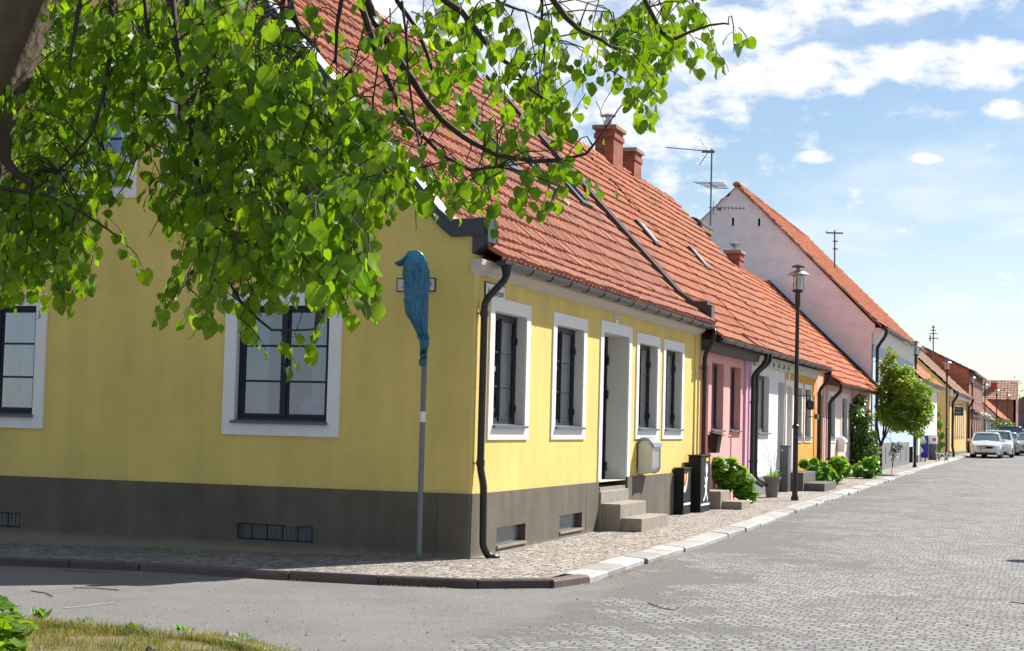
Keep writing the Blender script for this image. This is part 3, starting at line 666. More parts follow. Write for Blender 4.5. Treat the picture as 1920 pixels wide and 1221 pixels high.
# coping on the gable and on the party wall
def coping(fr, pts, n0, n1, h, parent, name='verge_flashing', mtop=None):
    mb = MB()
    for (a, za), (b, zb) in zip(pts, pts[1:]):
        mb.hexa([fr.p(a, za-h, n0), fr.p(a, za-h, n1), fr.p(b, zb-h, n1), fr.p(b, zb-h, n0), fr.p(a, za, n0), fr.p(a, za, n1), fr.p(b, zb, n1), fr.p(b, zb, n0)])
        mb.hexa([fr.p(a, za, n0-.01), fr.p(a, za, n1+.01), fr.p(b, zb, n1+.01), fr.p(b, zb, n0-.01), fr.p(a, za+.012, n0-.01), fr.p(a, za+.012, n1+.01), fr.p(b, zb+.012, n1+.01), fr.p(b, zb+.012, n0-.01)], 1)
    return mb.build(name, [M['coping'], mtop or M['flash']], parent)
CG = [(-.16, 4.02), (.27, 4.0), (.43, 4.13), (.74, 4.49), (4.5, 8.62), (8.3, 4.44), (9.3, 3.6)]
coping(GABLE, CG, -.26, .06, .20, H)
mb = MB(); mb.fbox(GABLE, -.20, .0, 3.74, 4.0, -.24, .04); mb.prism([GABLE.p(0, 3.74, .04), GABLE.p(-.20, 3.74, .04), GABLE.p(0, 3.60, .04)], -GABLE.N*.28); mb.build('parapet_end', M['coping'], H)
PF = Fr((0, yA1, 0), (-1, 0, 0), (0, -1, 0))
CP = [(-.14, 4.02), (.12, 4.02), (.42, 4.22), (4.5, 8.64)]
coping(PF, CP, -.26, .02, .17, H, 'party_wall_flashing', M['coping'])
mb = MB()
for (a, za), (b, zb) in zip(CP, CP[1:]): [mb.hexa([PF.p(a, za+.011, n0), PF.p(a, za+.011, n0+.03), PF.p(b, zb+.011, n0+.03), PF.p(b, zb+.011, n0), PF.p(a, za+.035, n0), PF.p(a, za+.035, n0+.03), PF.p(b, zb+.035, n0+.03), PF.p(b, zb+.035, n0)]) for n0 in (-.28, .01)]
mb.build('flashing_edge', M['flash'], H)
mb = MB(); mb.fbox(PF, -.22, .05, 3.55, 3.97, -.28, .0); mb.build('parapet_end', M['coping'], H)
gutter(STREET, .22, yA1+.05, .27, 3.53, H, br=.85)
# skylights
for k, (a, b) in enumerate(SKY):
    def rp(u, x, h=0): z = 4.01 + (-.42-x)*1.081; nn = Vector((.734, .679)); return Vector((x+nn.x*h, u, z+nn.y*h))
    mb = MB(); x0, x1 = SX
    for (ua, ub, xa, xb) in ((a, a+.07, x0, x1), (b-.07, b, x0, x1), (a+.07, b-.07, x0, x0+.07), (a+.07, b-.07, x1-.07, x1)):
        mb.hexa([rp(ua, xa), rp(ub, xa), rp(ub, xb), rp(ua, xb), rp(ua, xa, .13), rp(ub, xa, .13), rp(ub, xb, .13), rp(ua, xb, .13)])
    mb.hexa([rp(a-.04, x1), rp(b+.04, x1), rp(b+.04, x1+.22), rp(a-.04, x1+.22), rp(a-.04, x1, .06), rp(b+.04, x1, .06), rp(b+.04, x1+.22, .05), rp(a-.04, x1+.22, .05)])
    sk = mb.build('skylight', M['coping'], H)
    g = MB(); g.hexa([rp(a+.07, x0+.07, .02), rp(b-.07, x0+.07, .02), rp(b-.07, x1-.07, .02), rp(a+.07, x1-.07, .02), rp(a+.07, x0+.07, .105), rp(b-.07, x0+.07, .105), rp(b-.07, x1-.07, .105), rp(a+.07, x1-.07, .105)])
    g.build('pane', mat('skylight_glass', (.10, .13, .15), .04, 0, spec=1.0, coat=1.0), sk)
# downpipes
q0 = STREET
downpipe([(.30, .36, 3.50), (.30, .36, 3.34), (.10, .17, 3.05), (.10, .17, 1.05), (.14, .19, .86), (.15, .19, .14), (.20, .24, .02), (.33, .28, -.01)], H, .044, (2.9, 1.12), wallx=.03)
downpipe([(.30, 12.72, 3.50), (.30, 12.72, 3.30), (.12, 12.78, 3.0), (.12, 12.78, .95), (.16, 12.8, .8), (.16, 12.8, .1)], H, .044, (2.75, 1.1), wallx=.03)
C_ = MB(); C_.lathe((.30, .36, 3.36), [(.045, 0), (.075, .14)], 14); C_.build('gutter_funnel', M['black'], H)
# chimneys
def chimney(x0, x1, y0, y1, z0, z1, parent, cap='stone', mb_=None, pot=False):
    mb = MB(); mb.box((x0, y0, z0), (x1, y1, z1)); mb.box((x0-.03, y0-.03, z1-.22), (x1+.03, y1+.03, z1-.10)); c = mb.build('chimney', mb_ or M['brick'], parent)
    k = MB(); k.box((x0-.07, y0-.07, z1), (x1+.07, y1+.07, z1+.10)); k.build('chimney_cap', M['capstone'] if cap == 'stone' else M['conc'], c, bevel=.01)
    f = MB(); f.box((x0-.05, y0-.05, z0), (x1+.05, y1+.05, z0+.0+(.35))); 
    if pot:
        p = MB(); cx, cy = (x0+x1)/2, y0+.3; p.lathe((cx, cy, z1+.1), [(.10, 0), (.10, .16), (.07, .17), (.07, .25), (.20, .27), (.20, .29), (.05, .34)], 14); p.build('chimney_cowl', M['steel'], c, smooth=False)
    return c
# fixed signs and number on the corner house
def plate(fr, u0, u1, z0, z1, n, name, label, cat, txt, size, face=None, ink=None, shear=.35, mirror=False, sx=1.0):
    t = thing(name, label, cat, fr.p((u0+u1)/2, z0, n))
    mb = MB(); mb.fbox(fr, u0, u1, z0, z1, n, n+.012); mb.build('sign_border', M['ink'], t)
    mb = MB(); e = .014; mb.fbox(fr, u0+e, u1-e, z0+e, z1-e, n+.012, n+.015); mb.build('sign_face', face or M['enamel'], t)
    if txt: text_mesh(txt, size, fr, (u0+u1)/2, (z0+z1)/2, n+.016, 'lettering', ink or M['ink'], t, shear=shear, sx=-sx if mirror else sx)
    return t
plate(STREET, .42, 1.16, 3.04+.05, 3.31, .004, 'street_sign', 'cream street name sign in black script on the sunny street wall beside the downpipe', 'street sign', 'Repslagargatan', .118, shear=.55, sx=.86)
plate(GABLE, .47, .98, 3.15, 3.315, .004, 'street_sign', 'cream street name sign half hidden behind the blue wrapped road sign', 'street sign', 'Strandväg', .11, shear=.5, mirror=True, sx=.9)
t = thing('house_number_plate', 'small oval enamel number 22 above the front door of the yellow corner house', 'number plate', (0, 6.62, 3.3))
mb = MB(); mb.prism([STREET.p(6.62+.10*cos(2*pi*k/20), 3.30+.12*sin(2*pi*k/20), .002) for k in range(20)], Vector((.012, 0, 0))); mb.build('plate', M['white'], t)
text_mesh('22', .12, STREET, 6.62, 3.30, .016, 'lettering', M['ink'], t, shear=0, sx=.9)
# mailboxes
def mailbox_pill():
    t = thing('mailbox', 'silver and beige rounded mailbox on the yellow wall right of the entrance steps', 'mailbox', (0, 8.3, .85))
    def pill(n0, n1, z0, z1, r):
        pts = []
        for cx, cz, a0 in ((n1-r, z1-r, 0), (n0+.02, z1, 90), (n0+.02, z0, 180), (n1-r, z0+r, 270)):
            if a0 in (90, 180): pts.append((n0, z1-.02 if a0 == 90 else z0+.02)); continue
            for k in range(9):
                a = radians((90-k*90/8) if a0 == 0 else (-k*90/8)); pts.append((cx+r*cos(a), cz+r*sin(a)))
        seq = [(n0, z1-.01)] + [(n1-r+r*cos(radians(90-k*11.25)), z1-r+r*sin(radians(90-k*11.25))) for k in range(9)] + [(n1-r+r*cos(radians(-k*11.25)), z0+r+r*sin(radians(-k*11.25))) for k in range(9)] + [(n0, z0+.01)]
        return seq
    s = pill(.035, .26, .83, 1.38, .12); mb = MB(); mb.prism([STREET.p(8.12, z, n) for n, z in s], Vector((0, .52, 0))); mb.build('body', M['steel'], t, bevel=.004, fix=True)
    s = pill(.03, .275, .825, 1.33, .12); mb = MB(); mb.prism([STREET.p(8.09, z, n) for n, z in s], Vector((0, .03, 0))); mb.build('side_panel', M['beige'], t, fix=True); mb = MB(); mb.prism([STREET.p(8.64, z, n) for n, z in s], Vector((0, .03, 0))); mb.build('side_panel', M['beige'], t, fix=True)
    mb = MB(); mb.prism([STREET.p(8.08, z, n) for n, z in ((.03, 1.30), (.03, 1.40), (.10, 1.43), (.20, 1.41), (.27, 1.34), (.30, 1.27), (.285, 1.265), (.25, 1.32), (.18, 1.385), (.05, 1.385))], Vector((0, .60, 0))); mb.build('lid', M['flash'], t, fix=True)
mailbox_pill()
# ------------------------------------------------------------------ the row under one long orange roof
RB = [(.36, 3.33), (-.2, 3.78), (-4.25, 8.19)]
def row_house(name, label, y0, y1, wm, seed, base=None, bz=.5, holes=(), ez=3.32, rv=None):
    h = thing(name, label, 'house', (0, y0, 0))
    mb = MB(); mb.wall(STREET, [(y0, -.2), (y1, -.2), (y1, ez), (y0, ez)], list(holes), .3)
    mb.build('street_wall', [wm, rv or wm], h); mb = MB(); mb.fbox(STREET, y0, y1, -.2, 3.0, -8.3, -8.0); mb.build('rear_wall', wm, h)
    tiled(STREET, y0, y1, RB, M['tileB'], h, seed=seed)
    ridge_tiles(STREET, y0, y1, -4.25, 8.20, M['tileB'], h, seed)
    mb = MB(); mb.quad((-4.25, y0, 8.19), (-4.25, y1, 8.19), (-8.7, y1, 3.2), (-8.7, y0, 3.2)); mb.quad((-4.25, y0, 8.07), (-4.25, y1, 8.07), (-.2, y1, 3.66), (-.2, y0, 3.66)); mb.quad((-.2, y0, 3.66), (-.2, y1, 3.66), (.3, y1, 3.27), (.3, y0, 3.27)); mb.build('roof_deck', M['tileB'], h)
    gutter(STREET, y0+.02, y1-.02, .40, 3.33, h, br=1.0)
    if base:
        mb = MB(); mb.fbox(STREET, y0, y1, -.2, bz, 0, .03); mb.build('plinth', base, h)
    return h
# pink house
PH = row_house('terraced_house', 'pink plastered terraced house with black windows right next to the yellow corner house', yA1+.02, 18.15, M['pink'], 21,
               holes=[(14.05, 15.25, 1.56, 2.92), (15.95, 17.15, 1.56, 2.92), (12.95, 13.75, .45, 2.85)])
for a, b in ((14.05, 15.25), (15.95, 17.15)): window(STREET, a, b, 1.56, 2.92, PH, .14, cols=2, rows=1, trim=0, bars=False, sash=M['black'])
mb = MB(); mb.fbox(STREET, 17.5, 18.13, -.1, 3.2, 0, .05); mb.build('pilaster', M['lilacp'], PH)
mb = MB(); mb.fbox(STREET, yA1+.05, 18.12, 3.10, 3.31, 0.002, .22); mb.build('eaves_board', M['concdark'], PH)
back_box(STREET, 12.95, 13.75, .45, 2.85, .28, PH, M['pink'])
mb = MB(); mb.fbox(STREET, 13.05, 13.95, -.1, .40, .0, .42); mb.fbox(STREET, 13.2, 14.1, -.1, .21, .42, .80); mb.build('steps', M['conc'], PH, bevel=.01)
downpipe([(.40, 18.05, 3.3), (.38, 18.05, 3.1), (.12, 17.95, 2.8), (.12, 17.95, .62), (.14, 17.97, .5), (.30, 18.3, .36)], PH, .045, (2.2, .9), wallx=.03)
# white rough house
WH = row_house('terraced_house', 'white rough plastered terraced house with grey base between the pink house and the orange one', 18.17, 23.05, M['whitewall'], 22, M['greywall'], .52,
               holes=[(19.2, 20.75, 1.52, 2.86), (22.05, 23.0, .6, 2.78)])
window(STREET, 19.2, 20.75, 1.52, 2.86, WH, .12, cols=2, rows=1, trim=0, bars=False, sash=M['concdark'])
downpipe([(.42, 18.45, 3.3), (.40, 18.45, 3.12), (.13, 18.35, 2.85), (.13, 18.35, .62), (.15, 18.4, .5), (.32, 18.75, .36)], WH, .045, (2.2, .9), wallx=.03)
mb = MB(); mb.fbox(STREET, 18.6, 23.03, 3.04, 3.2, 0.002, .06); mb.fbox(STREET, 18.55, 23.03, 3.2, 3.28, 0.002, .16); mb.build('cornice', M['reveal'], WH)
mb = MB(); mb.fbox(STREET, 22.05, 23.0, .6, 2.78, -.26, -.2); mb.fbox(STREET, 22.2, 22.85, .8, 2.6, -.2, -.185); d_ = mb.build('front_door', M['concdark'], WH)
mb = MB(); mb.tube([(-.17, 22.2, 1.42), (-.12, 22.2, 1.42), (-.12, 22.35, 1.42)], .014, 6); mb.build('handle', M['steel'], d_)
for k in range(6):
    y = 18.9 + k*.75; mb = MB(); mb.lathe((.16, y, 3.10), [(.005, .12), (.012, .06), (.03, .03), (.03, 0), (.01, -.02)], 8); mb.build('string_light', M['flash'], WH)
# orange house
OH = row_house('terraced_house', 'bright orange terraced house with white framed windows and stone steps', 23.07, 28.5, M['orange'], 23,
               holes=[(23.25, 24.15, .6, 2.72), (24.75, 25.75, 1.42, 2.72), (26.35, 27.45, 1.42, 2.72)], rv=M['reveal'])
window(STREET, 24.75, 25.75, 1.42, 2.72, OH, .1, rows=3, trim=.13, tp=.025, sash=M['black'])
window(STREET, 26.35, 27.45, 1.42, 2.72, OH, .1, rows=3, trim=.13, tp=.025, sash=M['black'])
mb = MB(); mb.fbox(STREET, 23.09, 23.25, .3, 2.88, 0, .03); mb.fbox(STREET, 24.15, 24.31, .3, 2.88, 0, .03); mb.fbox(STREET, 23.25, 24.15, 2.72, 2.88, 0, .03); mb.build('door_surround', M['trim'], OH)
mb = MB(); mb.fbox(STREET, 23.25, 24.15, .6, 2.72, -.29, -.25); mb.build('front_door', M['white'], OH)
mb = MB(); mb.fbox(STREET, 23.09, 28.48, 3.06, 3.2, 0.002, .06); mb.fbox(STREET, 23.09, 28.48, 3.2, 3.28, 0.002, .16); mb.build('cornice', M['reveal'], OH)
mb = MB(); mb.fbox(STREET, 23.0, 25.1, -.1, .56, .0, .5); mb.fbox(STREET, 23.2, 25.4, -.1, .3, .5, 1.0); mb.build('steps', M['concdark'], OH, bevel=.01)
mb = MB(); mb.lathe((.34, 25.1, 2.30), [(.01, .14), (.11, .08), (.11, -.10), (.06, -.15)], 10); mb.tube([(.0, 25.1, 2.52), (.34, 25.1, 2.52), (.34, 25.1, 2.42)], .012, 6); mb.build('wall_lantern', M['black'], OH)
mb = MB(); mb.tube([(.0, 26.4, 1.98), (.34, 26.4, 1.98)], .012, 6); mb.fbox(STREET, 26.2, 26.6, 1.92, 2.06, .30, .36); mb.build('window_mirror', M['black'], OH)
downpipe([(.40, 28.40, 3.28), (.38, 28.40, 3.08), (.12, 28.35, 2.75), (.12, 28.35, .2)], OH, .05, (2.2, .9), wallx=.03)
mb = MB(); mb.prism([STREET.p(23.65+.1*cos(2*pi*k/16), 2.97+.13*sin(2*pi*k/16), .002) for k in range(16)], Vector((.014, 0, 0))); mb.build('number_plate', M['white'], OH)
VB = Fr((0, 28.5, 0), (-1, 0, 0), (0, -1, 0))
mb = MB(); 
for (a, za), (b, zb) in zip([(-.40, 3.34), (.2, 3.84)], [(.2, 3.84), (4.25, 8.25)]):
    mb.hexa([VB.p(a, za-.12, -.08), VB.p(a, za-.12, .06), VB.p(b, zb-.12, .06), VB.p(b, zb-.12, -.08), VB.p(a, za, -.08), VB.p(a, za, .06), VB.p(b, zb, .06), VB.p(b, zb, -.08)])
mb.build('verge_flashing', M['flash'], OH)
mb = MB(); mb.prism([VB.p(u, z, -.02) for u, z in [(-.3, 3.3), (4.25, 8.1), (8.6, 3.3)]], Vector((0, .04, 0))); mb.build('gable_wall', M['whitewall'], OH)
# chimneys on the row
chimney(-4.75, -4.22, 15.55, 16.4, 7.4, 8.93, PH)
chimney(-4.48, -4.0, 20.95, 21.85, 7.4, 8.97, WH, pot=True)
f = MB(); f.box((-4.05, 20.9, 7.7), (-3.9, 21.93, 7.95)); f.build('chimney_apron', mat('red_lead_apron', (.30, .05, .04), .6, .15, 6), WH)
chimney(-4.55, -4.08, 23.35, 24.1, 7.4, 8.80, OH, cap='conc')
# roof windows seen edge on
for h_, yc in ((PH, 16.2), (WH, 21.45)):
    mb = MB(); nn = Vector((.737, 0, .676))
    def rp(y, x, h): return Vector((x, y, 3.78+(-.2-x)*1.089)) + nn*h
    a, b, x0, x1 = yc-.3, yc+.25, -2.2, -1.72
    mb.hexa([rp(a, x0, 0), rp(b, x0, 0), rp(b, x1, 0), rp(a, x1, 0), rp(a, x0, .14), rp(b, x0, .14), rp(b, x1, .12), rp(a, x1, .12)])
    rw = mb.build('roof_window', M['rubber'], h_, bevel=.01)
    mb = MB(); mb.hexa([rp(a+.06, x0+.05, .139), rp(b-.06, x0+.05, .14), rp(b-.06, x1-.05, .125), rp(a+.06, x1-.05, .125), rp(a+.06, x0+.05, .15), rp(b-.06, x0+.05, .15), rp(b-.06, x1-.05, .135), rp(a+.06, x1-.05, .135)]); mb.build('pane', M['sill'], rw)
# ------------------------------------------------------------------ lower house: peach passage and pale pink front
RC = [(.42, 2.98), (.1, 3.22), (-3.75, 6.93)]
CH = thing('cottage', 'low pale pink cottage with peach door bay and the brightest orange tile roof', 'house', (0, 28.6, 0))
holes = [(28.75, 29.95, .3, 2.62), (31.25, 32.5, 1.42, 2.66), (34.1, 35.4, 1.42, 2.66)]
mb = MB(); mb.wall(STREET, [(28.55, -.2), (30.15, -.2), (30.15, 3.3), (28.55, 3.3)], holes[:1], .3); mb.build('passage_wall', [M['peach'], M['peach']], CH)
mb = MB(); mb.wall(STREET, [(30.17, -.2), (42.2, -.2), (42.2, 3.1), (30.17, 3.1)], holes[1:], .3); mb.build('street_wall', [M['palepink'], M['reveal']], CH); mb = MB(); mb.fbox(STREET, 30.6, 30.85, .3, 2.95, 0, .04); mb.build('pilaster', M['palepink'], CH); mb = MB(); mb.fbox(STREET, 28.6, 42.2, 0, 2.9, -7.7, -7.4); mb.build('rear_wall', M['palepink'], CH)
mb = MB(); mb.fbox(STREET, 28.75, 29.95, .3, 2.62, -.28, .0-.15); 
for k in range(7): mb.fbox(STREET, 28.80+k*.165, 28.93+k*.165, .32, 2.6, -.15, -.138)
mb.fbox(STREET, 28.72, 29.98, 2.62, 2.70, -.2, .02); d_ = mb.build('plank_door', M['door'], CH)
for a, b, c, d in holes[1:]: window(STREET, a, b, c, d, CH, .08, rows=2, trim=.15, tp=.025, sash=M['door'])
tiled(STREET, 30.1, 42.15, RC, M['tileC'], CH, seed=31, jit=1.2); tiled(STREET, 28.58, 30.1, [(.02, 3.30), (-3.75, 6.93)], M['tileC'], CH, 'tile_roof', seed=32)
ridge_tiles(STREET, 28.58, 42.15, -3.75, 6.95, M['tileC'], CH, 33)
mb = MB(); mb.quad((-3.75, 28.6, 6.93), (-3.75, 42.2, 6.93), (-8, 42.2, 2.9), (-8, 28.6, 2.9)); mb.quad((-3.75, 28.6, 6.82), (-3.75, 42.2, 6.82), (-.05, 42.2, 3.22), (-.05, 28.6, 3.22)); mb.quad((-.05, 30.15, 3.22), (-.05, 42.2, 3.22), (.35, 42.2, 2.93), (.35, 30.15, 2.93)); mb.build('roof_deck', M['tileC'], CH)
mb = MB(); v0 = Fr((0, 30.1, 0), (-1, 0, 0), (0, -1, 0))
mb.prism([v0.p(u, z, 0) for u, z in [(-.44, 2.9), (-.44, 2.99), (-.1, 3.24), (.6, 3.9), (.6, 3.6), (-.1, 2.95)]], Vector((0, .05, 0))); mb.build('barge_board', M['wood'], CH)
gutter(STREET, 30.15, 42.1, .46, 2.97, CH, br=1.1)
downpipe([(.46, 30.4, 2.93), (.44, 30.4, 2.78), (.12, 30.45, 2.45), (.12, 30.45, .2)], CH, .05, (2.0, .8), wallx=.03)
VC = Fr((0, 42.2, 0), (-1, 0, 0), (0, -1, 0)); mb = MB()
mb.hexa([VC.p(-.44, 2.98, -.1), VC.p(-.44, 2.98, .16), VC.p(3.75, 6.95, .16), VC.p(3.75, 6.95, -.1), VC.p(-.44, 3.16, -.1), VC.p(-.44, 3.16, .16), VC.p(3.75, 7.13, .16), VC.p(3.75, 7.13, -.1)]); mb.build('verge_flashing', M['coping'], CH)
# chimneys of the cottage
c = MB(); c.box((-4.75, 31.6, 5.8), (-4.08, 33.1, 7.72)); cc_ = c.build('chimney', M['brick'], CH)
c = MB(); c.box((-4.82, 31.52, 7.72), (-4.0, 33.2, 7.85)); c.build('chimney_cap', M['capstone'], cc_, bevel=.01)
c = MB(); pts = [Vector((-4.41+.42*cos(pi-pi*k/10), 31.5, 7.86+.26*sin(pi*k/10))) for k in range(11)]; c.prism(pts, Vector((0, 1.72, 0))); c.build('chimney_hood', M['coping'], cc_, fix=True)
c5 = chimney(-4.05, -3.6, 35.6, 36.4, 6.3, 7.42, CH, cap='conc')
c = MB(); c.lathe((-3.82, 36.0, 7.52), [(.08, 0), (.08, .12), (.20, .24), (.20, .26), (.05, .30)], 12); c.build('chimney_cowl', M['steel'], c5)
# ------------------------------------------------------------------ tall lilac white house
LH = thing('gabled_house', 'tall house with bare lilac white gable and light blue front under red tiles', 'house', (0, 42.3, 0))
LG = Fr((0, 42.3, 0), (-1, 0, 0), (0, -1, 0)); yL = 60.0
mb = MB(); mb.wall(LG, [(0, -.2), (10.4, -.2), (10.4, 5.6), (5.75, 9.95), (5.62, 10.18), (5.3, 10.28), (5.22, 10.48), (5.0, 10.66), (.02, 5.62), (-.10, 5.52), (-.1, 5.3), (0, 5.22)], [(4.12, 4.2, 9.12, 9.42), (5.1, 5.18, 9.16, 9.46)], .3)
mb.build('gable_wall', [M['lilac'], M['dark']], LH)
mb = MB(); mb.fbox(STREET, 42.3, 57.2, -.1, 1.22, -.3, .06); mb.build('plinth', M['greywall'], LH)
mb = MB()
for y in (46.9, 50.0, 53.0, 55.4): mb.fbox(STREET, y, y+.28, .42, 1.05, .058, .064)
mb.build('plinth_slot', M['dark'], LH)
mb = MB(); mb.wall(STREET, [(42.32, 1.0), (yL, 1.0), (yL, 5.4), (42.32, 5.4)], [(45.5, 46.6, 2.0, 3.6), (49.5, 50.6, 2.0, 3.6), (53.5, 54.6, 2.0, 3.6)], .3); mb.build('street_wall', [M['ltblue'], M['ltblue']], LH)
for y in (45.5, 49.5, 53.5): window(STREET, y, y+1.1, 2.0, 3.6, LH, .1, rows=2, trim=.12, low=True, curtain=False)
mb = MB(); prof = [(0, 4.8), (.05, 4.8), (.06, 4.98), (.16, 5.08), (.26, 5.28), (.30, 5.38), (0, 5.4)]; mb.prism([STREET.p(42.4, z, n) for n, z in prof], Vector((0, yL-42.4, 0))); mb.build('cornice', M['trim'], LH)
RL = [(.42, 5.44), (.1, 5.68), (-5.0, 10.68)]
tiled(STREET, 42.2, yL, RL, M['tileC'], LH, low=True, seed=41, jit=1.6); ridge_tiles(STREET, 42.1, yL, -5.0, 10.68, M['tileC'], LH, 42, .13)
mb = MB(); mb.quad((-5, 42.2, 10.66), (-5, yL, 10.66), (-10.6, yL, 5.4), (-10.6, 42.2, 5.4)); mb.quad((-5, 42.25, 10.62), (-5, yL, 10.62), (.4, yL, 5.4), (.4, 42.25, 5.4)); mb.build('roof_deck', M['tileC'], LH)
mb = MB(); mb.wall(Fr((0, yL, 0), (-1, 0, 0), (0, 1, 0)), [(0, 0), (10.4, 0), (10.4, 5.4), (5, 10.5), (0, 5.4)], (), .2); mb.build('gable_wall', M['lilac'], LH)
mb = MB()
rr = random.Random(4)
for k in range(24):
    f0, f1 = k/24, (k+1)/24; a = 5.06*(1-f0)-.35*f0; b = 5.06*(1-f1)-.35*f1; za = 10.72*(1-f0)+5.42*f0; zb = 10.72*(1-f1)+5.42*f1; j = rr.uniform(-.02, .03)
    mb.hexa([LG.p(a, za-.06+j, -.05), LG.p(a, za-.06+j, .10), LG.p(b, zb-.06+j, .10), LG.p(b, zb-.06+j, -.05), LG.p(a, za+.06+j, -.05), LG.p(a, za+.06+j, .10), LG.p(b, zb+.03+j, .10), LG.p(b, zb+.03+j, -.05)], 0, rr.random())
mb.build('verge_tiles', M['tileD'], LH)
gutter(STREET, 42.3, yL, .48, 5.40, LH, r=.085, br=1.4)
downpipe([(.48, 42.75, 5.35), (.46, 42.75, 5.15), (.14, 42.9, 4.7), (.14, 42.9, .2)], LH, .06, (4.2, 2.6, 1.2), wallx=.03)
# ------------------------------------------------------------------ antennas
def rod(mb, a, b, r=.012): mb.tube([a, b], r, 5)
t = thing('antenna', 'tall roof antenna mast with three aerials rising behind the low orange roof', 'antenna', (-4.1, 33.25, 6.6))
mb = MB(); rod(mb, (-4.1, 33.25, 6.4), (-4.1, 33.25, 10.52), .028); mb.build('mast', M['sill'], t)
B0 = Vector((-4.1, 33.2, 10.42)); rgt = Vector((.948, .317, 0)); 
mb = MB(); e = B0 - rgt*1.45 + Vector((0, 0, .10)); rod(mb, B0, e, .016)
for k in range(13): p = B0.lerp(e, .22+.78*k/12); d = Vector((-.25, .75, .10))*.12; rod(mb, p-d, p+d, .012)
for s_ in (1, -1):
    a = B0+Vector((-.1, 0, 0)); b = a+Vector((-.28, 0, .42*s_)); rod(mb, a, b, .014)
    for k in (.35, .65, 1): q = a.lerp(b, k); rod(mb, q-Vector((.08, .3, 0)), q+Vector((.08, .3, .05)), .010)
rod(mb, B0+rgt*.1, B0-rgt*.3, .05); mb.build('aerial', M['sill'], t)
mb = MB(); c0 = Vector((-4.1, 33.2, 9.38)); ax = Vector((.45, -.8, -.30)).normalized(); rod(mb, c0-ax*.3, c0+ax*.75, .016)
for k, L in enumerate((.50, .46, .40, .36, .34)): q = c0+ax*(-.25+.25*k); rod(mb, q-rgt*L, q+rgt*L, .013)
mb.build('aerial', M['sill'], t)
mb = MB(); c0 = Vector((-4.1, 33.2, 8.62)); rod(mb, c0-rgt*.06, c0+rgt*1.1, .014)
for k in range(9): q = c0+rgt*(.1+.12*k); L = .22 if k == 0 else .06; rod(mb, q-Vector((0, 0, L)), q+Vector((0, 0, L)), .011)
rod(mb, c0+rgt*.22+Vector((0, 0, -.05)), c0+rgt*.34+Vector((0, 0, -.05)), .05); mb.build('aerial', M['sill'], t)
def on_roof(px, py, x0, z0, k):
    r = ray(px, py); tt = (z0+k*(x0-CAM.x)-CAM.z)/(r.z+k*r.x); return CAM+r*tt
p = on_roof(1565, 506, .1, 5.7, .98); top = YP(1565, 434, p.y)
t = thing('antenna', 'plain T shaped antenna pole on the far slope of the tall lilac gable house', 'antenna', p)
mb = MB(); rod(mb, p-Vector((0, 0, .2)), top, .035); mb.build('mast', M['sill'], t)
mb = MB(); w = Vector((.948, .317, 0))*.36; q = top-Vector((0, 0, .06)); rod(mb, q-w, q+w, .035); rod(mb, q-w, q-w+Vector((0, 0, .08)), .02); rod(mb, q, q+Vector((0, 0, .12)), .03)
for f in (.55, .75): q2 = p.lerp(top, f); rod(mb, q2-w*.2, q2+w*.35, .03)
mb.build('crossbar', M['sill'], t)
# ------------------------------------------------------------------ small white house, yellow cafe, brick building, far houses
def simple_house(name, label, cat, x, y0, y1, ez, ry, rz, wall, tile, gable_m, fr_holes=(), base=None, bz=.6, seed=1, lowroof=True, deep=8.0, win=None, dt=.35, roofname='tile_roof', over=.3):
    h = thing(name, label, cat, (x, y0, 0)); fr = Fr((x, 0, 0), (0, 1, 0), (1, 0, 0)); g = Fr((x, y0, 0), (-1, 0, 0), (0, -1, 0))
    mb = MB(); mb.wall(fr, [(y0+.015, -.3), (y1-.015, -.3), (y1-.015, ez-.01), (y0+.015, ez-.01)], list(fr_holes), .3); mb.build('street_wall', [wall, wall], h)
    mb = MB(); mb.wall(g, [(0, -.3), (2*ry, -.3), (2*ry, ez), (ry, rz), (0, ez)], (), .3, 0, 0); mb.build('gable_wall', gable_m, h); mb = MB(); mb.wall(Fr((x, y1, 0), (-1, 0, 0), (0, 1, 0)), [(0, -.3), (2*ry, -.3), (2*ry, ez), (ry, rz), (0, ez)], (), .3, 0, 0); mb.build('gable_wall', gable_m, h)
    k = (rz-ez)/ry; pr = [(over, ez+.05-over*k*.8), (-ry, rz+.06)]
    tiled(fr, y0-.12, y1+.1, pr, tile, h, roofname, tw=.3, ch=.45, low=True, seed=seed, jit=2)
    mb = MB(); mb.quad((x-ry, y0, rz+.05), (x-ry, y1, rz+.05), (x-2*ry-.2, y1, ez), (x-2*ry-.2, y0, ez)); mb.quad((x-ry, y0-.1, rz), (x-ry, y1, rz), (x+over, y1, ez-.05-over*k*.6), (x+over, y0-.1, ez-.05-over*k*.6)); mb.build('roof_deck', tile, h)
    gutter(fr, y0-.1, y1+.1, over+.05, ez-over*k*.8, h, r=.08, br=0)
    if base: mb = MB(); mb.fbox(fr, y0-.03, y1, -.3, bz, -.3, .04); mb.build('plinth', base, h)
    for a, b, c, d in fr_holes: window(fr, a, b, c, d, h, .12, rows=3, trim=.1, low=True, curtain=False, sash=win or M['sash'], trim_m=M['trim'], casement=False)
    return h, fr
SWH, frs = simple_house('cottage', 'small white house with a low red tile roof behind the leafy street tree', 'house', .12, 60.6, 73, 4.25, 3.6, 7.4, M['white'], M['tileC'], M['white'], base=M['greywall'], seed=51)
mb = MB(); mb.fbox(frs, 60.7, 73, 3.85, 4.2, .002, .22); mb.build('cornice', M['trim'], SWH)
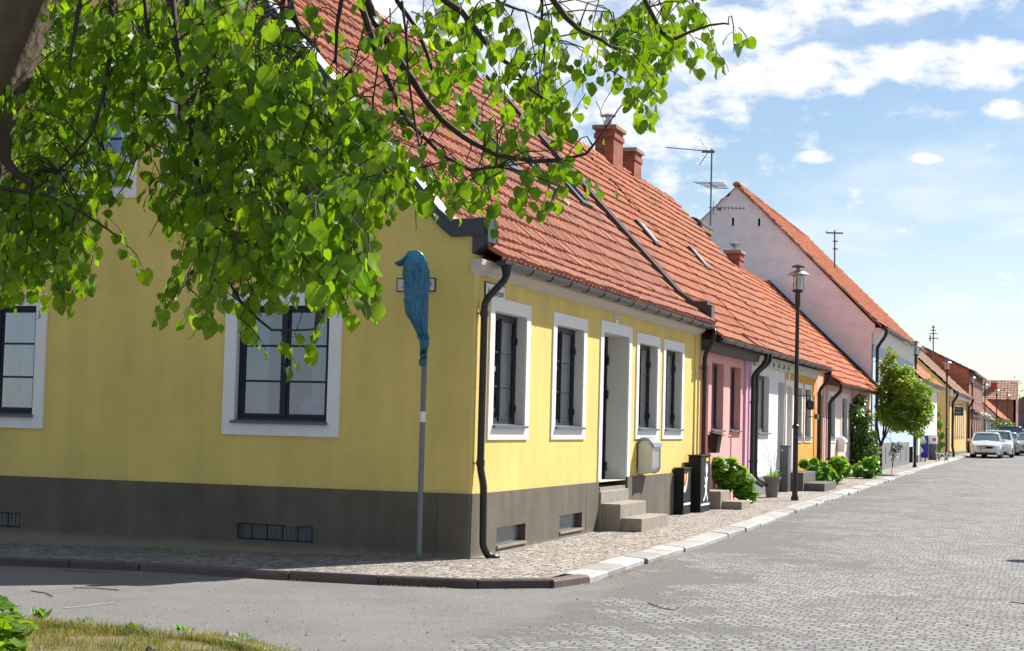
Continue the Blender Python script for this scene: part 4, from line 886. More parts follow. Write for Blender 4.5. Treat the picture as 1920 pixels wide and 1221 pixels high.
YH, fry = simple_house('house', 'ochre yellow house with tall narrow windows and a black hanging sign', 'house', .45, 77.2, 94.6, 4.2, 4.2, 8.1, M['ochre'], M['tileD'], M['ochre'], fr_holes=[(80.2+k*2.1, 80.85+k*2.1, 1.45, 3.3) for k in range(6)], base=M['greywall'], seed=52)
mb = MB(); mb.fbox(fry, 77.3, 94.5, 3.75, 4.15, .002, .2); mb.build('cornice', M['trim'], YH)
downpipe([(.88, 78.0, 4.0), (.85, 78.0, 3.8), (.60, 78.0, 3.4), (.60, 78.0, .9), (.66, 78.1, .6), (.66, 78.1, .35)], YH, .07, wallx=.5)
downpipe([(.88, 94.2, 4.0), (.85, 94.2, 3.8), (.60, 94.3, 3.4), (.60, 94.3, .4)], YH, .07, wallx=.5)
xb = YP(1816, 780, 95).x
yb = XP(1843, 705, xb).y; ezb = YP(1815, 694, 95).z
BH, frb = simple_house('brick_building', 'large red brick building with windowless gable and tall upper windows', 'building', xb, 95, yb, ezb, 4.6, YP(1740, 640, 95).z+.35, M['brickB'], M['concdark'], M['brickG'],
     fr_holes=[(97.5+k*3.0, 98.3+k*3.0, 3.9, 5.3) for k in range(int((yb-98.6)/3)+1)] + [(98+k*3.3, 99.6+k*3.3, 1.2, 2.9) for k in range(int((yb-100)/3.3)+1)], seed=53, win=M['white'], roofname='sheet_roof')
mb = MB(); pass
mb = MB(); mb.fbox(frb, 97, yb-3, 3.2, 3.34, .01, .3); mb.build('canopy', M['coping'], BH)
for k in range(3): mb = MB(); mb.lathe(frb.p(100+k*6, 3.0, .5), [(.1, .2), (.22, .1), (.24, -.05), (.12, -.22)], 8); mb.build('globe_lamp', M['enamel'], BH)
# antenna beyond
p = DP(1750, 645, 98); t = thing('antenna', 'slim antenna on the roof of the red brick building', 'antenna', p); mb = MB()
top = DP(1750, 610, 98); rod(mb, p-Vector((0, 0, 1.0)), top, .04); rod(mb, DP(1744, 640, 98), DP(1744, 628, 98), .04); mb.build('mast', M['sill'], t)
mb = MB()
for k, (dx, w) in enumerate(((0, 3), (4, 5), (8, 7), (14, 9))): q0 = DP(1750-w, 613+dx*1.5, 98); q1 = DP(1750+w, 613+dx*1.5, 98); rod(mb, q0, q1, .028)
mb.build('aerial', M['sill'], t)
# far low houses
h1, f1 = simple_house('cottage', 'far white cottage with orange tiles directly beyond the brick building', 'house', xb+.05, yb+.6, yb+15, 3.05, 3.6, 6.2, M['white'], M['tileC'], M['ltblue'], fr_holes=[(yb+3+k*3.5, yb+4.2+k*3.5, 1.3, 2.6) for k in range(3)], seed=61)
x2 = xb+.45; y2 = yb+15.6
h2, f2 = simple_house('cottage', 'farthest small cottage with ochre front wall and orange roof near the parked cars', 'house', x2, y2, y2+24, 3.3, 4.0, 6.9, M['ochre'], M['tileC'], M['white'], fr_holes=[(y2+3+k*3.5, y2+4.2+k*3.5, 1.3, 2.6) for k in range(5)], seed=62)
# brick house across the end of the street
yF = 190.0
A_ = YP(1846, 745, yF); B_ = YP(1905, 745, yF); Rg = YP(1846, 712, yF+5)
t = thing('brick_building', 'far brick house with a wide brown tile roof and a red chimney closing the street', 'building', (A_.x, yF, 0))
ff = Fr((A_.x-6, yF, 0), (1, 0, 0), (0, -1, 0)); wd = B_.x-A_.x+6; ez = A_.z; rz = Rg.z
mb = MB(); mb.wall(ff, [(0, 0), (wd-.02, 0), (wd-.02, ez), (0, ez)], (), .3); mb.build('wall', M['brickB'], t); mb = MB(); mb.wall(Fr((A_.x-6+wd, yF, 0), (0, 1, 0), (1, 0, 0)), [(0, 0), (10, 0), (10, ez), (5, rz), (0, ez)], [(2.2, 3.0, 4.5, 5.8), (6.2, 7.0, 4.5, 5.8), (2.2, 3.0, 1.5, 2.8)], .3); mb.build('gable_wall', [M['brickB'], M['brickB']], t)
tiled(ff, -.2, wd+.15, [(.35, ez-.2), (-5, rz)], M['tileD'], t, tw=.38, ch=.5, low=True, seed=71, jit=2)
mb = MB(); mb.quad(ff.p(0, rz, -5), ff.p(wd, rz, -5), ff.p(wd, ez, -10), ff.p(0, ez, -10)); mb.build('roof_deck', M['tileD'], t)
c0 = YP(1863, 729, yF+2.6); mb = MB(); mb.box((c0.x-.32, c0.y-.4, c0.z-1.3), (c0.x+.42, c0.y+.6, c0.z+.75)); c_ = mb.build('chimney', M['red'], t)
mb = MB(); mb.box((c0.x-.36, c0.y-.45, c0.z+.75), (c0.x+.46, c0.y+.65, c0.z+1.0)); mb.build('chimney_cap', M['steel'], c_)
for k, (pxa, pya, wdt, m_) in enumerate(((1921, 770, 4, 'greywall'), (1935, 760, 5, 'ochre'))):
    q = DP(pxa, 830, 215+k*14); zt = DP(pxa, pya, 215+k*14).z
    t = thing('house', ['distant grey house at the right edge beyond the brick house', 'distant yellow house hidden beyond the grey one'][k], 'house', (q.x, q.y, 0))
    mb = MB(); mb.box((q.x-wdt*.6, q.y, 0), (q.x+wdt, q.y+8, zt)); mb.build('wall', M[m_], t)
    mb = MB(); mb.prism([Vector((q.x-wdt*.6-.2, q.y-.2, zt)), Vector((q.x+wdt+.2, q.y-.2, zt)), Vector((q.x+wdt*.2, q.y-.2, zt+2.6))], Vector((0, 8.4, 0))); mb.build('roof', M['tileD'], t)
    mb = MB()
    for i in range(3): mb.box((q.x-1.6+i*1.5, q.y-.05, 2.2), (q.x-.9+i*1.5, q.y-.01, 3.6))
    mb.build('window', M['dark'], t)
# ------------------------------------------------------------------ street furniture
def lamp(base, label, tall=5.12):
    t = thing('street_lamp', label, 'street lamp', base, 'black post lamps along the left pavement'); x, y, z = base
    mb = MB(); mb.lathe((x, y, z), [(.085, -.05), (.085, .06), (.062, .12), (.058, 1.55), (.075, 1.57), (.075, 1.63), (.048, 1.66), (.042, 4.22), (.06, 4.24), (.06, 4.55)], 14); mb.build('post', M['black'], t)
    mb = MB(); mb.lathe((x, y, z), [(.10, 4.55), (.125, 4.57), (.125, 4.60), (.07, 4.61)], 14); 
    for k in range(3): a = k*2.094+.4; mb.tube([(x+.115*cos(a), y+.115*sin(a), z+4.58), (x+.115*cos(a), y+.115*sin(a), z+4.95)], .008, 5)
    mb.build('lantern_base', M['black'], t)
    mb = MB(); mb.lathe((x, y, z), [(.105, 4.61), (.105, 4.93)], 16); mb.build('glass_cylinder', M['glass'], t, smooth=False)
    mb = MB(); mb.lathe((x, y, z), [(.04, 4.61), (.055, 4.72), (.055, 4.82), (.03, 4.90)], 10); mb.build('bulb', M['enamel'], t)
    mb = MB(); mb.lathe((x, y, z), [(.245, 4.93), (.25, 4.94), (.16, 5.0), (.05, 5.03), (.03, 5.10), (.03, 5.11)], 24); mb.build('shade', M['steel'], t)
    mb = MB(); mb.lathe((x, y, z), [(.14, 5.10), (.145, 5.12), (.08, 5.15), (.02, 5.16)], 20); mb.build('top_disc', M['black'], t)
    return t
b = SL(1490, 938); L0 = lamp(b, 'nearest black street lamp, standing on the kerb in front of the orange house')
for (px, py), lb in (((1715, 876), 'black street lamp standing in front of the leafy street tree and blue poster'), ((1774, 862), 'black street lamp standing behind the small dog by the ochre house'),
                     ((1822, 849), 'black street lamp before the tall brick building just left of the white car'), ((1846, 843), 'slender far street lamp above the white car at the brick building corner'),
                     ((1868, 839), 'distant street lamp before the far white cottage wall'), ((1889, 836), 'most distant street lamp in front of the ochre cottage roof')):
    q = SL(px, py); dup(L0, q, lb)
dup(L0, Vector((8.9, 9.2, 0)) , 'black street lamp standing outside the picture on the right side of the street')
# wrapped road sign
b = SL(785, 1049); t = thing('road_sign', 'road sign on a grey steel pole wrapped in blue plastic at the house corner', 'road sign', b)
mb = MB(); mb.lathe(b, [(.032, -.1), (.032, 3.1)], 14); mb.lathe(b, [(.038, .0), (.038, .02)], 14); mb.build('pole', M['poleg'], t)
mb = MB(); mb.lathe(b, [(.0325, 1.60), (.0325, 1.72)], 14); mb.build('pole_sticker', M['white'], t)
prof = [(1.5, 190, 285), (1.62, 175, 295), (1.9, 160, 308), (2.3, 150, 325), (3.0, 118, 340), (4, 112, 352), (5, 118, 363), (6.2, 125, 371), (7.4, 140, 376), (8.6, 147, 370), (9.8, 150, 350), (11, 148, 348), (12, 148, 350), (13.2, 155, 352),
        (14.4, 195, 350), (15.6, 235, 346), (17, 263, 352), (18.2, 283, 369), (19.2, 290, 368), (19.9, 294, 352), (20.4, 298, 344), (21, 291, 346), (21.5, 297, 342), (22, 282, 345), (22.6, 279, 343), (23, 288, 336)]
mb = MB(); seg = 72; vs = []; D0 = (b-CAM).dot(MW @ Vector((0, 0, 1)))
fwd = Vector((-.317, .948, 0)); rgt = Vector((.948, .317, 0)); rr = random.Random(9); ph = [rr.uniform(0, 6.28) for _ in range(6)]
DB = D0-.02
fine = []
for (a, b_) in zip(prof, prof[1:]):
    for k in range(4): f = k/4; fine.append(tuple(a[i_]*(1-f)+b_[i_]*f for i_ in range(3)))
fine.append(prof[-1]); fr_n = len(fine)
for i, (yy, l, r_) in enumerate(fine):
    Yp = yy*50; py = 455 + Yp*.2008
    pl = DP(730+l*.2008, py, DB); pr_ = DP(730+r_*.2008, py, DB); c = (pl+pr_)/2; hw = (pr_-pl).length/2; z = c.z
    dep = .05 + .05*min(1, max(0, (Yp-300)/300)) if Yp < 850 else hw*.9
    env = min(1, (Yp-60)/200)
    for k in range(seg):
        a = 2*pi*k/seg
        q_ = Vector((a*1.9 + .9*sin(z*3), z*1.1, 3.0)); cr = 1-abs(noise.noise(q_*1.6))*2.6; cr2 = 1-abs(noise.noise(Vector((a*5.5+z*4, z*7, 1))))*2.4; tw_ = noise.noise(Vector((cos(a)*2, sin(a)*2, z*9)))
        dsp = (.030*(cr-.6) + .013*cr2 + .012*tw_)*env*(.45 if Yp > 900 else 1)
        nrm = (rgt*cos(a)*dep + fwd*sin(a)*hw).normalized()
        vs.append(c + rgt*cos(a)*hw*.97 + fwd*sin(a)*dep + nrm*dsp + Vector((0, 0, .006*cr2*env)))
mb.add(vs, [(i*seg+k, i*seg+(k+1) % seg, (i+1)*seg+(k+1) % seg, (i+1)*seg+k) for i in range(fr_n-1) for k in range(seg)] + [tuple(range(seg)), tuple((fr_n-1)*seg+k for k in range(seg))])
# flap blown out to the left
fl = [DP(730+X*.2008, 455+Y*.2008, DB-d) for X, Y, d in ((48, 185, .03), (62, 205, .0), (100, 225, -.02), (150, 200, 0), (165, 150, .02), (185, 118, .03), (160, 125, .06), (120, 150, .08), (80, 168, .06))]
cen = sum(fl, Vector())/len(fl) + fwd*-.03; n = len(fl); mb.add(fl+[cen, cen+fwd*.05], [(i, (i+1) % n, n) for i in range(n)] + [((i+1) % n, i, n+1) for i in range(n)])
bag = mat('blue_plastic_wrap', (.03, .19, .30), .22, .25, 14, .8, 26, spec=.7)
nb = bag.node_tree; bs = nb.nodes['Principled BSDF']; trl = N(nb, 'ShaderNodeBsdfTranslucent'); trl.inputs[0].default_value = (.12, .48, .78, 1); ms = N(nb, 'ShaderNodeMixShader'); ms.inputs[0].default_value = .28
nb.links.new(bs.outputs[0], ms.inputs[1]); nb.links.new(trl.outputs[0], ms.inputs[2]); nb.links.new(ms.outputs[0], nb.nodes['Material Output'].inputs[0])
mb.build('plastic_wrap', bag, t, smooth=True)
for Yp in (1008, 1030, 1078):
    py = 455+Yp*.2008; c = DP(730+320*.2008, py, DB); k = MB(); k.tube([c+Vector((.036*cos(a), .036*sin(a), .01*sin(a+1))) for a in [2*pi*j/12 for j in range(13)]], .011, 6); k.build('tie_band', M['black'], t)
# electrical cabinets
def cabinet(pxl, pxm, pxr, pyb, pyt, name, label, m_, x1=None):
    p = SL(pxm, pyb); y0, x1 = p.y, p.x; x0 = YP(pxl, pyb, y0).x; y1 = min(XP(pxr, pyb, x1).y, y0+1.3); z1 = YP(pxm, pyt, y0).z; z0 = gz(x1, y0)
    t = thing(name, label, 'cabinet', (x0, y0, z0)); mb = MB(); mb.box((x0, y0, z0-.05), (x1, y1, z1-.025)); mb.build('body', m_, t, bevel=.006)
    mb = MB(); mb.box((x0-.015, y0-.015, z1-.022), (x1+.015, y1+.015, z1)); mb.build('lid', m_, t, bevel=.004)
    return t, x0, x1, y0, y1, z0, z1
t, x0, x1, y0, y1, z0, z1 = cabinet(1262, 1281, 1294, 965, 877, 'electrical_cabinet', 'lower black cabinet with red and yellow painted wedge beside the yellow house', M['cab'])
H_ = z1-z0; cf = Fr((x1, y0, z0), (0, 1, 0), (1, 0, 0)); Wd = y1-y0
mb = MB(); mb.prism([cf.p(u*Wd, z*H_, .003) for u, z in ((.0, .48), (.08, .47), (.30, .54), (.42, .64), (.50, .75), (.52, .87), (.0, .87))], Vector((.003, 0, 0)), 0)
c1 = mb.build('painted_wedge', M['white'], t)
mb = MB(); mb.prism([cf.p(u*Wd, z*H_, .007) for u, z in ((0, .60), (.14, .62), (.28, .68), (.36, .76), (.38, .87), (0, .87))], Vector((.003, 0, 0))); mb.build('painted_wedge', M['red'], t)
mb = MB(); mb.prism([cf.p(u*Wd, z*H_, .011) for u, z in ((0, .68), (.10, .72), (.16, .80), (.18, .87), (0, .87))], Vector((.003, 0, 0))); mb.build('painted_wedge', M['yell'], t)
mb = MB()
for k in range(7): a = k/6; u = .50*(1-(1-a)**2*.55); z = .50+.37*a; mb.prism([cf.p((u+.06*cos(q))*Wd, (z+.025*sin(q))*H_, .0035) for q in [2*pi*i/6 for i in range(6)]], Vector((.003, 0, 0)))
mb.build('scallop', M['white'], t)
mb = MB(); mb.fbox(cf, .02*Wd, .98*Wd, .20*H_, .245*H_, .001, .005); mb.build('white_stripe', M['white'], t)
t, x0, x1, y0, y1, z0, z1 = cabinet(1289, 1313, 1330, 961, 853, 'electrical_cabinet', 'taller black cabinet with a white painted walking figure beside the pink house', M['cab'])
H_ = z1-z0; cf = Fr((x1, y0, z0), (0, 1, 0), (1, 0, 0)); Wd = y1-y0
fig = [(.58, .86), (.66, .82), (.72, .76), (.70, .70), (.62, .66), (.63, .63), (.72, .60), (.70, .55), (.64, .50), (.66, .44), (.62, .38), (.68, .30), (.76, .24), (.74, .19), (.68, .18), (.66, .24), (.56, .32), (.46, .24), (.34, .18), (.26, .21), (.30, .24), (.38, .26), (.48, .38), (.46, .44), (.34, .43), (.36, .46), (.48, .48), (.44, .54), (.38, .60), (.40, .63), (.50, .57), (.54, .63), (.50, .68), (.46, .73), (.48, .80), (.53, .85)]
mb = MB(); mb.prism([cf.p(u*Wd, z*H_, .003) for u, z in fig], Vector((.003, 0, 0))); mb.build('painted_figure', M['white'], t)
mb = MB(); mb.fbox(cf, .02*Wd, .98*Wd, .115*H_, .15*H_, .001, .005); mb.build('white_stripe', M['white'], t)
mb = MB(); mb.fbox(cf, .52*Wd, .80*Wd, .89*H_, .945*H_, .001, .005); mb.build('warning_sticker', M['yell'], t)
t, *_c = cabinet(1461, 1477, 1482, 922, 835, 'electrical_cabinet', 'plain dark grey cabinet standing between the plant pot and the nearest street lamp', M['cabg'])
mb = MB(); x0, x1, y0, y1, z0, z1 = _c; mb.box((x0+.04, y0-.012, z1-.14), (x0+.08, y0-.006, z1-.10)); mb.build('lock', M['steel'], t)
# black mailbox on the pink wall and white one on the cottage
t = thing('mailbox', 'black slanted mailbox on the pink wall beneath its first window', 'mailbox', (0, 13.95, 1.1))
mb = MB(); mb.prism([STREET.p(13.75, z, n) for n, z in ((.05, 1.12), (.17, 1.12), (.22, 1.46), (.05, 1.52))], Vector((0, .36, 0))); mb.build('body', M['cab'], t, bevel=.006, fix=True)
mb = MB(); mb.hexa([STREET.p(u, z, n) for u, z, n in ((13.72, 1.515, .03), (13.72, 1.46, .27), (14.14, 1.46, .27), (14.14, 1.515, .03), (13.72, 1.535, .03), (13.72, 1.48, .27), (14.14, 1.48, .27), (14.14, 1.535, .03))]); mb.build('lid', M['cab'], t)
mb = MB(); mb.fbox(STREET, 13.8, 14.08, 1.465, 1.475, .26, .40); tag(mb.build('newspaper', M['white']), 'rolled white paper sticking out of the black mailbox', 'newspaper')
t = thing('mailbox', 'white mailbox on the pale pink cottage wall next to the climbing shrub', 'mailbox', (0, 33.2, 1.2))
mb = MB(); mb.prism([STREET.p(33.0, z, n) for n, z in ((.03, .98), (.24, .98), (.26, 1.34), (.16, 1.44), (.03, 1.44))], Vector((0, .5, 0))); mb.build('body', M['white'], t, bevel=.01, fix=True)
mb = MB(); mb.fbox(STREET, 33.05, 33.45, 1.24, 1.27, .24, .262); mb.build('slot', M['dark'], t)
# blue poster board
q = SL(1723, 868); t = thing('poster_board', 'blue poster board with white shapes standing on a low plinth behind the second lamp', 'poster board', (q.x, q.y, 0))
a = YP(1704, 857, 62.5); b2 = YP(1741, 816, 62.5); mb = MB(); mb.box((a.x, 62.4, a.z), (b2.x, 62.46, b2.z)); mb.build('board', M['blue'], t)
mb = MB(); cxp, czp = (a.x+b2.x)/2-.05, (a.z+b2.z)/2
mb.prism([Vector((cxp+u, 62.395, czp+z)) for u, z in ((-.3, .42), (.3, .5), (.42, .2), (.1, .1), (.3, -.2), (.1, -.42), (-.2, -.3), (-.05, 0), (-.35, .1))], Vector((0, -.005, 0))); mb.build('printed_shape', M['white'], t)
mb = MB(); mb.box((a.x, 62.3, .2), (b2.x+.15, 62.6, a.z-.35)); mb.box((a.x+.1, 62.42, a.z-.4), (a.x+.16, 62.46, a.z)); mb.box((b2.x-.16, 62.42, a.z-.4), (b2.x-.1, 62.46, a.z)); mb.build('stand', M['flash'], t)
q = SL(1748, 862); t = thing('litter_bin', 'dark green bin with white flyers beside the small white house', 'bin', q)
mb = MB(); mb.box((q.x-.25, q.y-.25, q.z), (q.x+.2, q.y+.25, q.z+.8)); mb.build('body', M['cabg'], t, bevel=.02)
mb = MB(); mb.box((q.x-.2, q.y-.2, q.z+.8), (q.x+.22, q.y+.2, q.z+1.25)); mb.build('poster_panel', M['white'], t); mb = MB(); mb.box((q.x+.02, q.y-.21, q.z+.95), (q.x+.18, q.y-.2, q.z+1.1)); mb.build('flyer', M['red'], t)
# hanging sign
pw = Vector((.5, 82, 3.15)); zt = YP(1795, 763, 82).z; zb = YP(1795, 779, 82).z
aL = YP(1786, 770, 82).x; aR = YP(1806, 770, 82).x
t = thing('hanging_sign', 'black hanging sign with pale lettering on a bracket at the ochre house', 'sign', (aL, 82, zt))
mb = MB(); mb.box((aL, 81.96, zb), (aR, 82.04, zt)); mb.build('sign_board', M['ink'], t)
mb = MB(); mb.tube([(.42, 82, zt+.16), (aR+.05, 82, zt+.16)], .02, 6); mb.tube([(aL+.1, 82, zt), (aL+.1, 82, zt+.16)], .012, 5); mb.tube([(aR-.1, 82, zt), (aR-.1, 82, zt+.16)], .012, 5); mb.build('bracket', M['black'], t)
mb = MB()
for z, l, r_ in ((.78, .12, .85), (.42, .1, .9), (.24, .15, .85)):
    zc = zb+(zt-zb)*z; w = aR-aL; u = l
    while u < r_-.03: mb.box((aL+w*u, 81.952, zc-.05), (aL+w*(u+.045), 81.957, zc+.05)); u += .07
mb.build('lettering', M['flash'], t)
# plant pot and leaning pantiles
q = SL(1447, 932); t = thing('potted_plant', 'grey clay pot with spiky green plant beside the grey cabinet', 'potted plant', q)
POT = q
mb = MB(); mb.lathe(q, [(.13, 0), (.155, .25), (.175, .40), (.205, .40), (.205, .47), (.18, .47), (.17, .42)], 22); mb.build('pot', M['pot'], t)
mb = MB(); mb.lathe(q, [(.165, .41), (.165, .43)], 16); mb.build('soil', M['soil'], t)
rr = random.Random(12); mb = MB()
for k in range(46):
    a = rr.uniform(0, 6.28); L = rr.uniform(.16, .34); tl = rr.uniform(.2, 1.1); p0 = q+Vector((.08*cos(a), .08*sin(a), .43)); pts = []
    w = rr.uniform(.012, .022); d = Vector((cos(a), sin(a), 0)); s_ = Vector((-sin(a), cos(a), 0)); vs = []
    for i in range(5):
        f = i/4; c = p0 + d*(L*sin(tl)*f*(1+.3*f)) + Vector((0, 0, L*(cos(tl)*f - .6*f*f*sin(tl)))); ww = w*(1-f)**.6; vs += [c-s_*ww, c+s_*ww]
    mb.add(vs, [(2*i, 2*i+1, 2*i+3, 2*i+2) for i in range(4)], 0, rr.random())
mb.build('foliage', M['leafH'], t)
mb = MB()
for a, L in ((2.8, 1.0), (1.2, .85), (3.3, .7)): mb.tube([q+Vector((.03, 0, .43)), q+Vector((.1*cos(a), .1*sin(a), .43+L*.6)), q+Vector((.42*cos(a), .42*sin(a), .43+L))], [.006, .005, .003], 5)
mb.build('dry_stalk', M['sticks'], t)
p = SL(1416, 930)
t = tag((lambda mb: (mb.add([p+Vector((.0+.22*k2/1+.0, 0, 0))*0 + Vector((-.28+.30*k2, .30-.28*k2, .42*(1-k2))) + Vector((.09*cos(pi*j/6)*.7, .09*cos(pi*j/6)*.7, .07*sin(pi*j/6))) for k2 in (0, 1) for j in range(7)], [(j, j+1, 8+j, 7+j) for j in range(6)]), mb.build('clay_tile', M['terra']))[1])(MB()), 'curved terracotta tile leaning against the base between hollyhocks and plant pot', 'roof tile')
sm = t.modifiers.new('thickness', 'SOLIDIFY'); sm.thickness = .018
# ------------------------------------------------------------------ foliage helpers
LEAF2 = [(0, 0), (.30, -.10), (.53, .18), (.52, .55), (.27, .86), (0, 1.06), (-.27, .86), (-.52, .55), (-.53, .18), (-.30, -.10)]
def lime_leaf(mb, p, tip, side, size, tint, fold=.25, curl=.25):
    """heart shaped leaf hanging from p towards tip, blade spanned by side"""
    nrm = tip.cross(side).normalized(); vs = []
    for x, y in LEAF2:
        vs.append(p + tip*(y*size) + side*(x*size) + nrm*(abs(x)*fold - curl*(y-.4)**2 + .06*sin(9*y+5*x))*size)
    mids = []
    for y in (.25, .6): mids.append(p + tip*(y*size) - nrm*(curl*(y-.4)**2)*size)
    b = vs + mids  # 0 base,5 tip,10,11 mids
    mb.add(b, [(0, 1, 2, 10), (10, 2, 3, 11), (11, 3, 4, 5), (0, 10, 8, 9), (10, 11, 7, 8), (11, 5, 6, 7)], 0, tint)
def rnd_dir(rr):
    while True:
        v = Vector((rr.uniform(-1, 1), rr.uniform(-1, 1), rr.uniform(-1, 1)))
        if .1 < v.length < 1: return v.normalized()
# ------------------------------------------------------------------ lime tree in the foreground
TR = random.Random(42)
GRIDMAP = ['47899999999996544567777677338688300', '36899999999987353267746678436798446', '26899999999999862255765358643786340', '48999899999999974244676479755476000', '79989899889999997333655249830285000', '99987788889999999433645634750030000', '57988777789999999863665320311000000', '69998877889999999986443432566000000', '99998876799999999998887754644000000', '99995104779999999630446532200000000', '99996100389999999500001200000000000', '99995540469999999600000000000000000', '95774540469877888600000000000000000', '72661104765431477400000000000000000', '20610002365620042400000000000000000', '10000000044675300000000000000000000', '00000000002136400000000000000000000', '00000000000001000000000000000000000']
def dens(px, py):
    i, j = int(px//40), int(py//40)
    if py < 0: return 5 if -500 < px < 1250 else 0
    if px < 0: return 7 if py < 560 else 0
    if i > 34 or j > 17: return 0
    return int(GRIDMAP[j][i])
def cdepth(px, py): return 7.0 + .5*sin(px*.006+1) + .25*sin(py*.011)
base = DP(-170, 1540, 7.2); base.z = gz(base.x, base.y)-.1
LT = thing('lime_tree', 'big lime tree whose leafy branches hang across the top left before the yellow gable', 'tree', base)
mb = MB(); tr_pts = [base, DP(-190, 1200, 7.2), DP(-170, 900, 7.2), DP(-150, 600, 7.15), DP(-115, 380, 7.1), DP(-62, 180, 7.05), DP(8, 20, 7.0), DP(85, -140, 7.0), DP(190, -330, 7.1), DP(260, -700, 7.2), DP(300, -1200, 7.4)]
rads = [.36, .30, .27, .25, .235, .205, .185, .17, .14, .10, .05]
# resample for bark relief
dense = []; dr = []
for i in range(len(tr_pts)-1):
    for k in range(8): f = k/8; dense.append(tr_pts[i].lerp(tr_pts[i+1], f)); dr.append(rads[i]*(1-f)+rads[i+1]*f)
dense.append(tr_pts[-1]); dr.append(rads[-1])
mb.tube(dense, dr, 40)
for i, v in enumerate(mb.v):
    v = Vector(v); k = (i % 40)/40*2*pi; nv = noise.noise(Vector((cos(k)*3.2, sin(k)*3.2, v.z*1.1))) + .5*noise.noise(Vector((cos(k)*9, sin(k)*9, v.z*2.6)))
    c = dense[min(i//40, len(dense)-1)]; mb.v[i] = tuple(c + (v-c)*(1+.11*nv))
mb.build('trunk', M['bark'], LT, smooth=True)
BR = [  # (pixel polyline, depth, radius start, radius end)
 ([(60, -60), (200, -190), (420, -270), (700, -310), (950, -290), (1180, -220)], 7.0, .085, .03),
 ([(40, 60), (-80, -100), (-300, -250)], 7.2, .08, .04),
 ([(300, -235), (325, 45), (335, 100), (345, 170), (352, 200), (362, 280), (378, 350), (388, 400)], 6.7, .020, .008),
 ([(330, -230), (358, 35), (385, 95), (400, 150), (412, 185), (440, 240), (462, 264)], 7.0, .022, .010),
 ([(500, -280), (530, 0), (528, 60), (532, 80)], 7.1, .014, .006), ([(505, -280), (545, 5), (562, 60), (600, 98)], 6.8, .016, .006),
 ([(620, -300), (642, 0), (632, 50), (628, 118)], 7.0, .012, .006),
 ([(640, -300), (675, 0), (695, 60), (705, 100), (735, 165), (760, 225), (790, 255), (830, 290), (880, 318), (945, 312)], 6.9, .016, .006),
 ([(650, -300), (690, 5), (715, 60), (745, 110), (775, 150), (800, 190), (830, 225), (870, 255), (930, 290), (1000, 302), (1060, 298), (1100, 287), (1120, 262)], 7.1, .022, .005),
 ([(720, -305), (745, 0), (780, 50), (800, 100), (815, 150), (822, 168)], 7.2, .012, .006),
 ([(760, -305), (830, 0), (865, 22), (900, 65), (940, 110), (965, 130), (990, 165), (1018, 185)], 7.0, .017, .006),
 ([(950, -290), (1035, 0), (1060, 30), (1090, 55), (1130, 72), (1148, 88)], 6.8, .016, .006), ([(1120, -240), (1180, -60), (1240, 60), (1265, 72), (1290, 60), (1330, 48), (1366, 45)], 6.7, .012, .004),
 ([(800, -300), (935, 0), (985, 20)], 7.3, .010, .005), ([(900, -290), (1015, 0), (1013, 45), (1022, 80)], 7.2, .010, .004),
 ([(388, 400), (400, 450), (420, 513), (451, 569), (485, 601), (508, 618), (590, 617)], 6.7, .009, .004), ([(-60, 330), (0, 350), (92, 365), (157, 401), (220, 444)], 6.6, .012, .004),
 ([(-70, 200), (0, 240), (12, 270), (8, 300), (28, 325), (60, 345)], 6.6, .035, .012), ([(462, 264), (487, 441), (508, 464), (531, 493)], 6.9, .008, .004), ([(560, 100), (564, 169), (597, 223), (630, 257), (690, 300), (760, 350)], 6.9, .010, .004),
 ([(387, 400), (386, 441), (360, 515)], 6.6, .006, .003), ([(705, 100), (708, 125), (700, 218)], 7.0, .005, .003), ([(752, 0), (760, 56), (764, 115), (777, 223), (793, 314)], 6.8, .006, .004), ([(694, 0), (685, 43), (659, 131)], 7.1, .005, .003),
 ([(140, -150), (150, 0), (135, 80), (130, 130)], 6.7, .012, .005), ([(200, -190), (210, 60), (195, 180), (170, 250), (110, 320)], 6.9, .012, .005), ([(240, -200), (290, 150), (270, 230), (262, 270)], 7.0, .010, .004)]
samples = []
def jitter_line(P_, amp, n=5):
    out = []
    for i in range(len(P_)-1):
        for k in range(n):
            f = k/n; q = P_[i].lerp(P_[i+1], f); w = noise.noise_vector(q*4.0)*amp; out.append(q+w)
    out.append(P_[-1]); return out
mb = MB(); mt = MB()
for bi, (pl, d, r0, r1) in enumerate(BR):
    pts = jitter_line([DP(x, y, d) for x, y in pl], .012); n = len(pts)
    (mb if r0 > .011 else mt).tube(pts, [r0+(r1-r0)*i/(n-1) for i in range(n)], 8 if r0 > .02 else 6)
    samples += pts[::2]
mb.build('branch', M['twig'], LT, smooth=True)
lv = MB(); fwdW = MW @ Vector((0, 0, 1)); rgtW = MW @ Vector((1, 0, 0))
